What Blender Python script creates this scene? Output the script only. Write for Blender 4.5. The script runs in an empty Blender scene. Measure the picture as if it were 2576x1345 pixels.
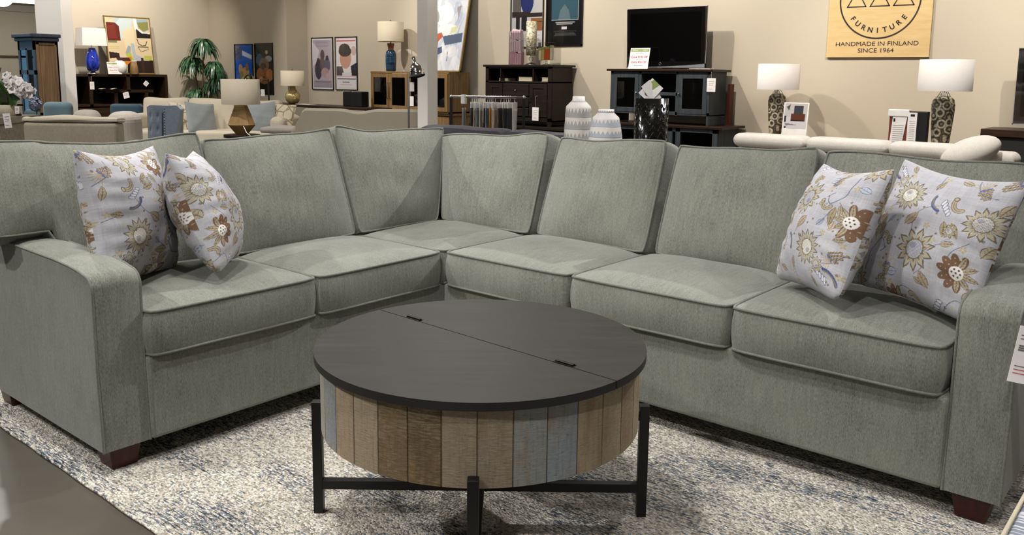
# Furniture showroom: sage sectional sofa, round storage table, wool rug; showroom behind.
# World frame: X runs along the right run of the sectional, Y towards the back wall, Z up, metres.
import bpy, bmesh, math, random
import numpy as np
from mathutils import Vector, Matrix, Euler
PI = math.pi
R_ = math.radians
COL = bpy.context.scene.collection
random.seed(7)

# ---------------------------------------------------------------- camera
CAM = Vector((2.53825866, -2.57355964, 1.2472))
RIGHT = Vector((0.76462566, 0.64436185, 0.01205867))
UP = Vector((-0.10682231, 0.10826323, 0.98836636))
FWD = Vector((-0.63556006, 0.75701842, -0.15161307))
FPX, CYP = 2169.6, 522.7
cd = bpy.data.cameras.new('camera'); cam = bpy.data.objects.new('camera', cd); COL.objects.link(cam)
cam.matrix_world = Matrix(((RIGHT.x, UP.x, -FWD.x, CAM.x), (RIGHT.y, UP.y, -FWD.y, CAM.y), (RIGHT.z, UP.z, -FWD.z, CAM.z), (0, 0, 0, 1)))
cd.sensor_fit = 'HORIZONTAL'; cd.sensor_width = 36; cd.lens = 36 * FPX / 2576
cd.shift_y = -(672.5 - CYP) / 2576; cd.clip_end = 100; cd.clip_start = 0.05
bpy.context.scene.camera = cam

def ray(u, v):
    return FWD + RIGHT * ((u - 1288) / FPX) - UP * ((v - CYP) / FPX)
def on(u, v, ax, c):
    r = ray(u, v); return CAM + r * ((c - CAM[ax]) / r[ax])
def onX(u, v, c): return on(u, v, 0, c)
def onY(u, v, c): return on(u, v, 1, c)
def onZ(u, v, c): return on(u, v, 2, c)
HF = Vector((-0.6430, 0.7659, 0))
def at(u, v, d):
    r = ray(u, v); return CAM + r * (d / r.dot(HF))

# ---------------------------------------------------------------- tagging
def tag(o, label=None, cat=None, group=None, kind=None):
    if label: o['label'] = label
    if cat: o['category'] = cat
    if group: o['group'] = group
    if kind: o['kind'] = kind
    return o
def thing(name, label, cat, loc=(0, 0, 0), rotz=0.0, group=None):
    o = bpy.data.objects.new(name, None); COL.objects.link(o)
    o.empty_display_size = 0.05
    o.location = loc; o.rotation_euler = (0, 0, rotz)
    return tag(o, label, cat, group)
def children(o): return [c for c in bpy.data.objects if c.parent == o]
def dup(root, loc, rotz=None, label=None, group=None, scale=None):
    r = root.copy(); COL.objects.link(r); r.location = loc
    if rotz is not None: r.rotation_euler = (0, 0, rotz)
    if label: r['label'] = label
    if group: r['group'] = group
    if scale: r.scale = scale
    for ch in children(root):
        c = ch.copy(); COL.objects.link(c); c.parent = r
        for g in children(ch):
            d = g.copy(); COL.objects.link(d); d.parent = c
    return r

# ---------------------------------------------------------------- materials
def lin(c):
    return tuple((x / 12.92 if x <= .04045 else ((x + .055) / 1.055) ** 2.4) for x in c)
def hexc(h): return lin(tuple(int(h[i:i + 2], 16) / 255 for i in (0, 2, 4)))
class NT:
    def __init__(s, name):
        s.m = bpy.data.materials.new(name); s.m.use_nodes = True
        s.t = s.m.node_tree; s.t.nodes.clear()
        s.out = s.n('ShaderNodeOutputMaterial'); s.b = s.n('ShaderNodeBsdfPrincipled')
        s.l(s.b.outputs[0], s.out.inputs[0])
    def n(s, typ, **kw):
        nd = s.t.nodes.new(typ)
        for k, v in kw.items():
            if k.startswith('i_'): nd.inputs[k[2:].replace('_', ' ')].default_value = v
            else: setattr(nd, k, v)
        return nd
    def l(s, a, b): s.t.links.new(a, b)
    def coord(s, kind='Object', scale=(1, 1, 1), rot=(0, 0, 0)):
        tc = s.n('ShaderNodeTexCoord'); mp = s.n('ShaderNodeMapping')
        mp.inputs['Scale'].default_value = scale; mp.inputs['Rotation'].default_value = rot
        s.l(tc.outputs[kind], mp.inputs[0]); return mp.outputs[0]
    def noise(s, vec, scale=1, detail=3, rough=.5):
        nd = s.n('ShaderNodeTexNoise'); nd.inputs['Scale'].default_value = scale
        nd.inputs['Detail'].default_value = detail; nd.inputs['Roughness'].default_value = rough
        s.l(vec, nd.inputs['Vector']); return nd.outputs['Fac']
    def ramp(s, fac, stops, interp='LINEAR'):
        r = s.n('ShaderNodeValToRGB'); r.color_ramp.interpolation = interp
        el = r.color_ramp.elements
        while len(el) > 1: el.remove(el[-1])
        for i, (p, c) in enumerate(stops):
            e = el[0] if i == 0 else el.new(p)
            e.position = p; e.color = (*c, 1) if len(c) == 3 else c
        s.l(fac, r.inputs[0]); return r.outputs[0]
    def mix(s, f, a, b, typ='MIX'):
        m = s.n('ShaderNodeMix', data_type='RGBA', blend_type=typ)
        for sock, val in ((m.inputs[0], f), (m.inputs[6], a), (m.inputs[7], b)):
            if hasattr(val, 'type') and hasattr(val, 'links'): s.l(val, sock)
            elif isinstance(val, (int, float)): sock.default_value = val
            else: sock.default_value = (*val, 1)
        return m.outputs[2]
    def math(s, op, a, b=None):
        m = s.n('ShaderNodeMath', operation=op)
        for sock, val in ((m.inputs[0], a), (m.inputs[1], b)):
            if val is None: continue
            if isinstance(val, (int, float)): sock.default_value = val
            else: s.l(val, sock)
        return m.outputs[0]
    def bump(s, h, strength=.3, dist=.002):
        b = s.n('ShaderNodeBump'); b.inputs['Strength'].default_value = strength
        b.inputs['Distance'].default_value = dist; s.l(h, b.inputs['Height'])
        s.l(b.outputs[0], s.b.inputs['Normal'])
    def set(s, **kw):
        for k, v in kw.items():
            k = {'base': 'Base Color', 'rough': 'Roughness', 'metal': 'Metallic', 'spec': 'Specular IOR Level', 'sheen': 'Sheen Weight',
                 'sheenr': 'Sheen Roughness', 'trans': 'Transmission Weight', 'coat': 'Coat Weight', 'coatr': 'Coat Roughness', 'ecol': 'Emission Color', 'estr': 'Emission Strength', 'alpha': 'Alpha'}[k]
            sock = s.b.inputs[k]
            if hasattr(v, 'links'): s.l(v, sock)
            elif isinstance(v, tuple): sock.default_value = (*v, 1)
            else: sock.default_value = v
        return s
def plain(name, hx, rough=.6, **kw):
    m = NT(name); c = hexc(hx)
    f = m.noise(m.coord('Object'), 9, 4)
    col = m.ramp(f, [(.3, tuple(x * .9 for x in c)), (.7, tuple(min(1, x * 1.08) for x in c))])
    m.set(base=col, rough=rough, **kw); return m.m
def fabric(name, lo, hi, su=420, sv=90, bump=.5, kind='UV', sheen=.25, patch=.35, soft=1.0):
    """woven or chenille cloth: fine flecks stretched along V over a slow uneven nap"""
    m = NT(name); lo = hexc(lo); hi = hexc(hi)
    a = m.noise(m.coord(kind, (su, sv, su)), 1, 3, .65); b = m.noise(m.coord(kind, (su * 2.3, sv * 3.2, su * 1.4)), 1, 2, .7)
    c = m.noise(m.coord(kind, (4.5, 3.2, 4.5)), 1, 4, .6); d = m.noise(m.coord(kind, (su * .22, sv * .12, su * .2)), 1, 3, .6)
    s = m.math('ADD', m.math('MULTIPLY', a, .5), m.math('ADD', m.math('MULTIPLY', b, .3), m.math('MULTIPLY', d, .2)))
    mid = tuple((x + y) / 2 for x, y in zip(lo, hi))
    col = m.ramp(s, [(.5 - .16 * soft, lo), (.5, mid), (.5 + .15 * soft, hi)])
    col = m.mix(m.math('MULTIPLY', m.ramp(c, [(.36, (0, 0, 0)), (.68, (1, 1, 1))]), patch), col, hi)
    m.set(base=col, rough=.92, spec=.15, sheen=sheen, sheenr=.45); m.bump(s, bump, .0025); return m.m
def wood(name, lo, hi, axis=0, rough=.5, scale=1.0, bump=.15, spec=.3):
    m = NT(name); sc = [38 * scale] * 3; sc[axis] = 2.2 * scale
    v = m.coord('Object', tuple(sc)); f = m.noise(v, 1, 5, .6); g = m.noise(m.coord('Object', (3, 3, 3)), 1, 3)
    col = m.ramp(f, [(.3, hexc(lo)), (.68, hexc(hi))]); col = m.mix(m.math('MULTIPLY', g, .35), col, hexc(lo))
    m.set(base=col, rough=rough, spec=spec); m.bump(f, bump, .001); return m.m
def glass_mat(name, tint='ffffff', rough=0.02, alpha=.16):
    m = NT(name); g = m.n('ShaderNodeBsdfGlossy'); g.inputs['Roughness'].default_value = rough
    t = m.n('ShaderNodeBsdfTransparent'); t.inputs[0].default_value = (*hexc(tint), 1)
    fr = m.n('ShaderNodeFresnel'); fr.inputs[0].default_value = 1.5
    mx = m.n('ShaderNodeMixShader'); m.l(m.math('ADD', m.math('MULTIPLY', fr.outputs[0], .8), alpha * .1), mx.inputs[0]); m.l(t.outputs[0], mx.inputs[1]); m.l(g.outputs[0], mx.inputs[2])
    m.l(mx.outputs[0], m.out.inputs[0]); return m.m
def printed(name, rough=.6, coat=0.0, bumpy=0.0, spec=.3):
    """colours printed on the surface come from the mesh's colour attribute"""
    m = NT(name); a = m.n('ShaderNodeVertexColor'); a.layer_name = 'print'
    m.set(base=a.outputs[0], rough=rough, coat=coat, spec=spec)
    if bumpy:
        f = m.noise(m.coord('UV', (900, 900, 900)), 1, 2); m.bump(f, bumpy, .001)
    return m.m

# ---------------------------------------------------------------- mesh building
class MB:
    def __init__(s): s.v = []; s.f = []; s.uv = []; s.sm = []; s.col = None
    def add(s, verts, faces, uvs=None, smooth=False):
        o = len(s.v); s.v += [tuple(p) for p in verts]
        for i, f in enumerate(faces):
            s.f.append([o + k for k in f]); s.sm.append(smooth)
            if uvs is not None: s.uv.append(uvs[i])
            else:
                p = [Vector(verts[k]) for k in f]
                n = (p[1] - p[0]).cross(p[-1] - p[0]); ax = max(range(3), key=lambda q: abs(n[q]))
                s.uv.append([((q[1], q[2]) if ax == 0 else (q[0], q[2]) if ax == 1 else (q[0], q[1])) for q in p])
        return s
    def box(s, c, d, rot=None):
        x, y, z = [k / 2 for k in d]; c = Vector(c)
        vs = [Vector((i * x, j * y, k * z)) for k in (-1, 1) for j in (-1, 1) for i in (-1, 1)]
        if rot is not None: vs = [rot @ p for p in vs]
        vs = [p + c for p in vs]
        return s.add(vs, [(0, 2, 3, 1), (4, 5, 7, 6), (0, 1, 5, 4), (2, 6, 7, 3), (0, 4, 6, 2), (1, 3, 7, 5)])
    def span(s, a, b):
        return s.box([(p + q) / 2 for p, q in zip(a, b)], [abs(q - p) for p, q in zip(a, b)])
    def lathe(s, prof, n=32, c=(0, 0, 0), rot=None, caps=True, smooth=True, sx=1, sy=1):
        vs = []; fs = []; uv = []; c = Vector(c)
        for r, z in prof:
            for k in range(n):
                a = 2 * PI * k / n; p = Vector((r * math.cos(a) * sx, r * math.sin(a) * sy, z))
                vs.append((rot @ p if rot is not None else p) + c)
        for i in range(len(prof) - 1):
            for k in range(n):
                k2 = (k + 1) % n
                fs.append((i * n + k, i * n + k2, (i + 1) * n + k2, (i + 1) * n + k))
                r0 = prof[i][0]; uv.append([(k / n, prof[i][1]), ((k + 1) / n, prof[i][1]), ((k + 1) / n, prof[i + 1][1]), (k / n, prof[i + 1][1])])
        s.add(vs, fs, uv, smooth)
        if caps:
            for ring, fl in ((0, True), (len(prof) - 1, False)):
                if prof[ring][0] > 1e-5:
                    idx = [ring * n + k for k in range(n)]
                    if fl: idx.reverse()
                    s.add([vs[k] for k in idx], [tuple(range(n))])
        return s
    def tube(s, pts, r, n=8, closed=False, caps=True, smooth=True):
        P = [Vector(p) for p in pts]; m = len(P); vs = []; fs = []
        rr = r if isinstance(r, (list, tuple)) else [r] * m
        prev = None
        for i in range(m):
            if closed: t = P[(i + 1) % m] - P[i - 1]
            else: t = P[min(i + 1, m - 1)] - P[max(i - 1, 0)]
            if t.length < 1e-9: t = Vector((0, 0, 1))
            t.normalize()
            if prev is None:
                a = Vector((0, 0, 1)) if abs(t.z) < .9 else Vector((1, 0, 0))
                u = t.cross(a).normalized()
            else:
                u = prev - t * prev.dot(t)
                if u.length < 1e-6: u = t.orthogonal()
                u.normalize()
            prev = u; w = t.cross(u)
            for k in range(n):
                a = 2 * PI * k / n; vs.append(P[i] + (u * math.cos(a) + w * math.sin(a)) * rr[i])
        L = m if closed else m - 1
        for i in range(L):
            j = (i + 1) % m
            for k in range(n):
                k2 = (k + 1) % n; fs.append((i * n + k, i * n + k2, j * n + k2, j * n + k))
        s.add(vs, fs, None, smooth)
        if caps and not closed:
            s.add([vs[k] for k in range(n)][::-1], [tuple(range(n))]); s.add([vs[(m - 1) * n + k] for k in range(n)], [tuple(range(n))])
        return s
    def prism(s, poly, a, b, axis=1, smooth=False):
        """poly: 2D outline, extruded from a to b along axis"""
        def P(p, t): return (t, p[0], p[1]) if axis == 0 else (p[0], t, p[1]) if axis == 1 else (p[0], p[1], t)
        n = len(poly); vs = [P(p, a) for p in poly] + [P(p, b) for p in poly]
        s.add(vs, [tuple(range(n))[::-1], tuple(range(n, 2 * n))])
        s.add(vs, [(i, (i + 1) % n, n + (i + 1) % n, n + i) for i in range(n)], None, smooth)
        return s
    def grid(s, fn, nu, nv, uvfn=None, flip=False, smooth=True):
        vs = [fn(i / nu, j / nv) for j in range(nv + 1) for i in range(nu + 1)]
        fs = []; uv = []
        for j in range(nv):
            for i in range(nu):
                a = j * (nu + 1) + i; q = [a, a + 1, a + nu + 2, a + nu + 1]
                cc = [(i / nu, j / nv), ((i + 1) / nu, j / nv), ((i + 1) / nu, (j + 1) / nv), (i / nu, (j + 1) / nv)]
                if flip: q.reverse(); cc.reverse()
                fs.append(q); uv.append([uvfn(*c) if uvfn else c for c in cc])
        return s.add(vs, fs, uv, smooth)
    def sphere(s, c, r, n=16, m=10, sc=(1, 1, 1), rot=None):
        vs = []; c = Vector(c)
        prof = [(r * math.sin(PI * j / m), -r * math.cos(PI * j / m)) for j in range(m + 1)]
        rt = Matrix.Diagonal(sc) if rot is None else rot @ Matrix.Diagonal(sc)
        return s.lathe(prof, n, c, rt, caps=False)
    def build(s, name, mat, parent=None, bevel=0, seg=2, loc=None, rot=None, fix=False, subsurf=0):
        me = bpy.data.meshes.new(name)
        me.from_pydata(s.v, [], s.f); me.update()
        uvl = me.uv_layers.new(name='UVMap'); flat = [c for f in s.uv for p in f for c in p]
        uvl.data.foreach_set('uv', flat)
        me.polygons.foreach_set('use_smooth', s.sm)
        if s.col is not None:
            ca = me.color_attributes.new('print', 'FLOAT_COLOR', 'POINT')
            cc = np.ones((len(s.v), 4), np.float32); cc[:len(s.col), :3] = s.col; ca.data.foreach_set('color', cc.ravel())
        if fix or any(s.sm):
            bm = bmesh.new(); bm.from_mesh(me)
            if fix: bmesh.ops.recalc_face_normals(bm, faces=bm.faces)
            bm.to_mesh(me); bm.free()
        me.materials.append(mat)
        o = bpy.data.objects.new(name, me); COL.objects.link(o)
        if parent is not None: o.parent = parent
        if loc is not None: o.location = loc
        if rot is not None:
            if isinstance(rot, Matrix): o.rotation_euler = rot.to_euler()
            else: o.rotation_euler = rot
        if bevel:
            b = o.modifiers.new('bevel', 'BEVEL'); b.width = bevel; b.segments = seg; b.limit_method = 'ANGLE'; b.angle_limit = R_(40)
            b.harden_normals = False
        if subsurf:
            b = o.modifiers.new('subsurf', 'SUBSURF'); b.levels = subsurf; b.render_levels = subsurf
        return o

# ---------------------------------------------------------------- small raster canvas for prints and paintings
class Canvas:
    def __init__(s, w, h, bg='ffffff'):
        s.w, s.h = w, h; s.a = np.ones((h, w, 3)) * np.array([int(bg[i:i + 2], 16) / 255 for i in (0, 2, 4)])
        s.X, s.Y = np.meshgrid((np.arange(w) + .5) / w, (np.arange(h) + .5) / h)   # Y down, 0..1
    def _c(s, c): return np.array([int(c[i:i + 2], 16) / 255 for i in (0, 2, 4)]) if isinstance(c, str) else np.array(c)
    def paint(s, mask, c, al=1.0):
        m = (mask * al)[..., None] if mask.dtype != bool else (mask.astype(float) * al)[..., None]
        s.a = s.a * (1 - m) + s._c(c) * m; return s
    def poly(s, pts, c, al=1.0):
        inside = np.zeros(s.X.shape, bool); n = len(pts)
        for i in range(n):
            x1, y1 = pts[i]; x2, y2 = pts[(i + 1) % n]
            if y1 == y2: continue
            cond = ((s.Y >= min(y1, y2)) & (s.Y < max(y1, y2)))
            xi = x1 + (s.Y - y1) * (x2 - x1) / (y2 - y1)
            inside ^= cond & (s.X < xi)
        return s.paint(inside, c, al)
    def rect(s, x0, y0, x1, y1, c, al=1.0): return s.paint((s.X >= x0) & (s.X < x1) & (s.Y >= y0) & (s.Y < y1), c, al)
    def ell(s, x, y, rx, ry, c, al=1.0, rot=0):
        dx = s.X - x; dy = s.Y - y; cr, sr = math.cos(rot), math.sin(rot)
        return s.paint(((dx * cr + dy * sr) / rx) ** 2 + ((-dx * sr + dy * cr) / ry) ** 2 < 1, c, al)
    def line(s, pts, wd, c, al=1.0):
        d = np.full(s.X.shape, 9.0); asp = s.h / s.w
        for (x1, y1), (x2, y2) in zip(pts[:-1], pts[1:]):
            vx, vy = x2 - x1, (y2 - y1) * asp; L = vx * vx + vy * vy + 1e-12
            px, py = s.X - x1, (s.Y - y1) * asp
            t = np.clip((px * vx + py * vy) / L, 0, 1); d = np.minimum(d, np.hypot(px - t * vx, py - t * vy))
        return s.paint(d < wd, c, al)
    def speckle(s, amt, seed=1, cell=1):
        rg = np.random.RandomState(seed); hh, ww = -(-s.h // cell), -(-s.w // cell)
        n = np.kron(rg.rand(hh, ww), np.ones((cell, cell)))[:s.h, :s.w]; s.a = np.clip(s.a + ((n - .5) * amt)[..., None], 0, 1); return s
    def lin(s):
        a = np.clip(s.a, 0, 1); return np.where(a <= .04045, a / 12.92, ((a + .055) / 1.055) ** 2.4)
def print_grid(name, cv, W, H, mat, parent=None, loc=None, rot=None, y=0.0):
    """flat sheet W x H standing in the XZ plane (bottom centre at origin), front face towards -Y, carrying a print"""
    mb = MB(); w, h = cv.w, cv.h
    mb.grid(lambda u, v: ((u - .5) * W, y, v * H), w - 1, h - 1, smooth=False)
    mb.col = cv.lin()[::-1].reshape(-1, 3)
    return mb.build(name, mat, parent, loc=loc, rot=rot)
# ---------------------------------------------------------------- upholstery
def sgn(x): return -1.0 if x < 0 else 1.0
def outline(p, q, W, H, rc, dip, pinch, ears=0.0):
    x = W / 2 * p * (1 - pinch * (1 - q * q))
    z = H / 2 * q - (dip * (1 - p * p) if q > 0 else -dip * .25 * (1 - p * p)) * abs(q) ** 2
    k = (abs(p) ** 10) * (abs(q) ** 10)
    x -= sgn(p) * rc * k; z -= sgn(q) * rc * k
    if ears: z += ears * (abs(p) ** 8) * (abs(q) ** 8) * sgn(q)
    return x, z
def soft(p, q, seed):
    r = math.sin(p * 3.1 + seed * 1.7) * math.cos(q * 2.6 - seed) + .6 * math.sin(p * 5.3 - q * 4.1 + seed * 2.3) + .35 * math.sin(q * 9 + p * 2 + seed)
    return r
def pad(name, mat, parent, W, H, T, loc, rot, front=.05, back=.02, side=.01, rc=.02, dip=.0, pinch=0.0, lump=.004, seed=1, pipe=.0045, pmat=None, res=30, pw=2.6, edge_wave=0.003, tl=0.0, tr=0.0, shr=0.0, notch=None):
    """boxed cushion: panel W x H, boxing T, front panel towards -Y; piping along both seams is its own mesh"""
    mb = MB()
    def O(p, q):
        x, z = outline(p, q, W, H, rc, dip, pinch)
        e = max(abs(p), abs(q)) ** 6
        z += e * edge_wave * math.sin(p * 5 + seed * 2) * (1 if q > 0 else .3)
        up = (q + 1) / 2; x += up * (tr * p if p > 0 else tl * p); z += shr * p * up
        if notch:
            k = min(1, max(0, (notch[0] - p) / .05)); k = k * k * (3 - 2 * k); top = H / 2 + .0
            z = z + k * (top - z) * notch[1] / H
        return x, z
    def crown(p, q, amt): return amt * ((1 - abs(p) ** pw) * (1 - abs(q) ** pw)) ** .8
    def fr(u, v):
        # denser sampling at the borders
        p = math.sin((u * 2 - 1) * PI / 2) * .35 + (u * 2 - 1) * .65; q = math.sin((v * 2 - 1) * PI / 2) * .35 + (v * 2 - 1) * .65
        x, z = O(p, q); env = (1 - p * p) * (1 - q * q)
        return (x, -T / 2 - crown(p, q, front) - lump * soft(p, q, seed) * env, z)
    def bk(u, v):
        p, q = u * 2 - 1, v * 2 - 1; x, z = O(p, q); return (x, T / 2 + crown(p, q, back), z)
    UVO = (seed * .37, seed * .61)
    mb.grid(fr, res, res, lambda u, v: (u * W + UVO[0], v * H + UVO[1]))
    mb.grid(bk, 10, 10, lambda u, v: (u * W, v * H), flip=True)
    N = 28; per = []
    for k in range(N): per.append((-1 + 2 * k / N, -1))
    for k in range(N): per.append((1, -1 + 2 * k / N))
    for k in range(N): per.append((1 - 2 * k / N, 1))
    for k in range(N): per.append((-1, 1 - 2 * k / N))
    M = len(per); P2 = [O(*p) for p in per]
    def bx(u, v):
        k = int(round(u * M)) % M; x, z = P2[k]; x0, z0 = P2[k - 1]; x1, z1 = P2[(k + 1) % M]
        nx, nz = (z1 - z0), -(x1 - x0); L = math.hypot(nx, nz) + 1e-9
        b = side * (1 - (2 * v - 1) ** 2) + side * .25 * math.sin(k * .35 + seed)*(1 - (2 * v - 1) ** 2)
        return (x + nx / L * b, -T / 2 + v * T, z + nz / L * b)
    mb.grid(bx, M, 6, lambda u, v: (u * 2 * (W + H) + UVO[1], v * T + UVO[0]))
    o = mb.build(name, mat, parent, loc=loc, rot=rot)
    if pipe:
        pm = MB()
        for yy in (-T / 2 - .001, T / 2 + .001): pm.tube([(x * 1.002, yy, z * 1.002) for x, z in P2], pipe, 6, closed=True)
        pm.build('piping', pmat or mat, o)
    return o
def pillow_mesh(name, mat, parent, W, H, T, loc=None, rot=None, res=40, pinch=.05, cv=None, seed=1, wr=.003, pw=2.0):
    """knife-edge throw pillow; front towards -Y"""
    mb = MB()
    def O(p, q):
        x = W / 2 * p * (1 - pinch * (1 - q * q)); z = H / 2 * q * (1 - (pinch * 1.7 if q > 0 else pinch) * (1 - p * p))
        k = abs(p) ** 9 * abs(q) ** 9 * (.022 if q < 0 else .006); x -= sgn(p) * k; z -= sgn(q) * k
        return x, z
    def th(p, q): return T / 2 * ((1 - abs(p) ** pw) * (1 - abs(q) ** pw)) ** .55
    def mk(sg):
        def fn(u, v):
            p, q = u * 2 - 1, v * 2 - 1; x, z = O(p, q); env = (1 - p ** 4) * (1 - q ** 4)
            w = wr * soft(p * 1.3, q * 1.3, seed) * env
            w += wr * .9 * math.sin(q * 26 + 3 * p + seed) * max(0, abs(p) - .35) ** 1.2 * env * 2.2 + wr * .6 * math.sin(p * 22 - 2 * q) * max(0, abs(q) - .4) * env * 2
            return (x, sg * (th(p, q) + w), z)
        return fn
    if cv is not None:
        n = cv.w - 1; mb.grid(mk(-1), n, n); c = cv.lin()[::-1].reshape(-1, 3)
        h = n // 2; mb.grid(mk(1), h, h, flip=True)
        c2 = cv.lin()[::-1][:2 * h + 1:2, :2 * h + 1:2][:, ::-1].reshape(-1, 3); mb.col = np.vstack([c, c2])
    else:
        mb.grid(mk(-1), res, res, lambda u, v: (u * W, v * H)); mb.grid(mk(1), res, res, lambda u, v: (u * W, v * H), flip=True)
    return mb.build(name, mat, parent, loc=loc, rot=rot)

# ---------------------------------------------------------------- materials used around
M = {}
M['sage'] = fabric('sage_chenille', '3a3b35', '8b8d82', 470, 95, 1.0, sheen=.35, patch=.32, soft=1.0)
M['sage_pipe'] = fabric('sage_piping', '43453e', '797b71', 300, 300, .4, 'Object')
M['leg'] = wood('cherry_leg', '2c0f0a', '48190f', 2, .35)
M['black_metal'] = plain('black_metal', '121212', .45, metal=.3)
M['wall'] = None

def mk_wall(name, a, b):
    m = NT(name); f = m.noise(m.coord('Object', (1, 1, 1)), 220, 3); g = m.noise(m.coord('Object'), .6, 2)
    col = m.mix(g, hexc(a), hexc(b)); m.set(base=col, rough=.85, spec=.25); m.bump(f, .35, .002); return m.m
M['wall'] = mk_wall('wall_paint', 'b9ae9c', 'c0b6a5')
M['wall_white'] = mk_wall('white_paint', 'd3cec8', 'dcd7d2')
M['ceil'] = mk_wall('ceiling_paint', 'a9a39b', 'b0aaa2')

# ---------------------------------------------------------------- room shell
XPIER, YWALL, YPIER, XLEFT = -9.908, 6.72, 6.287, -12.327
def struct(name, mb, mat, **k):
    o = mb.build(name, mat, **k); o['kind'] = 'structure'; return o
def concrete():
    m = NT('polished_concrete'); a = m.noise(m.coord('Object'), 1.1, 6, .6); b = m.noise(m.coord('Object'), 14, 4, .6); c = m.noise(m.coord('Object'), 70, 2)
    col = m.ramp(a, [(.3, hexc('45413a')), (.55, hexc('514d44')), (.75, hexc('5f5b50'))])
    col = m.mix(m.math('MULTIPLY', b, .35), col, hexc('403c33'))
    spot = m.ramp(m.noise(m.coord('Object', (1, 1, 1)), 6.5, 2), [(.735, (0, 0, 0)), (.76, (1, 1, 1))])
    col = m.mix(m.math('MULTIPLY', spot, .6), col, hexc('a39a86'))
    m.set(base=col, rough=m.ramp(a, [(.3, (.32, .32, .32)), (.7, (.5, .5, .5))]), spec=.4); m.bump(c, .08, .001); return m.m
M['floor'] = concrete()
struct('floor', MB().span((-22, -9, -.12), (8, 8, -.012)), M['floor'])
struct('ceiling', MB().span((-22, -9, 4.3), (8, 8, 4.4)), M['ceil'])
struct('wall_right', MB().span((XPIER, YWALL, -.01), (8, YWALL + .15, 4.3)), M['wall'])
struct('wall_back', MB().span((XLEFT - .15, YPIER, -.01), (XPIER, YWALL + .15, 4.3)), M['wall'])
struct('wall_left', MB().span((XLEFT - .15, 3.45, -.01), (XLEFT, YPIER, 4.3)), M['wall'])
struct('wall_far', MB().span((-18.2, -9, -.01), (-18, 7, 4.3)), M['wall'])
struct('wall_front', MB().span((-18, -9.15, -.01), (8, -9, 4.3)), M['wall'])
struct('wall_side', MB().span((8, -9, -.01), (8.15, YWALL, 4.3)), M['wall'])
struct('trim_1', MB().span((-17.998, -9, 1.50), (-17.96, 7, 1.545)), wood('brown_rail', '4a3a28', '5f4a33', 1, .5))
struct('baseboard_right', MB().span((XPIER, YWALL - .015, -.01), (8, YWALL - .001, .12)), M['wall_white'])
# lowered ceiling over the far aisle, with its edge band
struct('trim_2', MB().span((-18, -9, 2.62), (-13.6, 6.9, 2.72)).span((-18, -9, 2.48), (-17.9, 6.9, 2.62)), M['ceil'])
wm = NT('daylight_glass'); wm.set(base=hexc('9fd0e8'), rough=.3, ecol=hexc('8cc8ee'), estr=1.6)
struct('window_1', MB().span((-17.995, -2.6, .35), (-17.97, 1.6, 2.2)), wm.m)
struct('window_2', MB().span((-17.97, -2.7, .27), (-17.93, 1.7, .35)).span((-17.97, -2.7, 2.2), (-17.93, 1.7, 2.28)).span((-17.97, -.55, .35), (-17.93, -.45, 2.2)).span((-17.97, -2.7, .35), (-17.93, -2.6, 2.2)).span((-17.97, 1.6, .35), (-17.93, 1.7, 2.2)), M['wall_white'])
# end pier of the left wall and slim white post in the middle of the floor
pa = onX(158, 100, -11.0)
struct('wall_pier', MB().span((onY(90, 60, pa.y).x, pa.y, -.01), (pa.x, onX(189, 150, pa.x).y, 4.3)), M['wall_white'], bevel=.006)
pc = at(1075, 150, 10.2)
struct('wall_post', MB().span((pc.x - .168, pc.y, -.01), (pc.x, pc.y + .17, 4.3)), M['wall_white'], bevel=.004)

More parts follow.
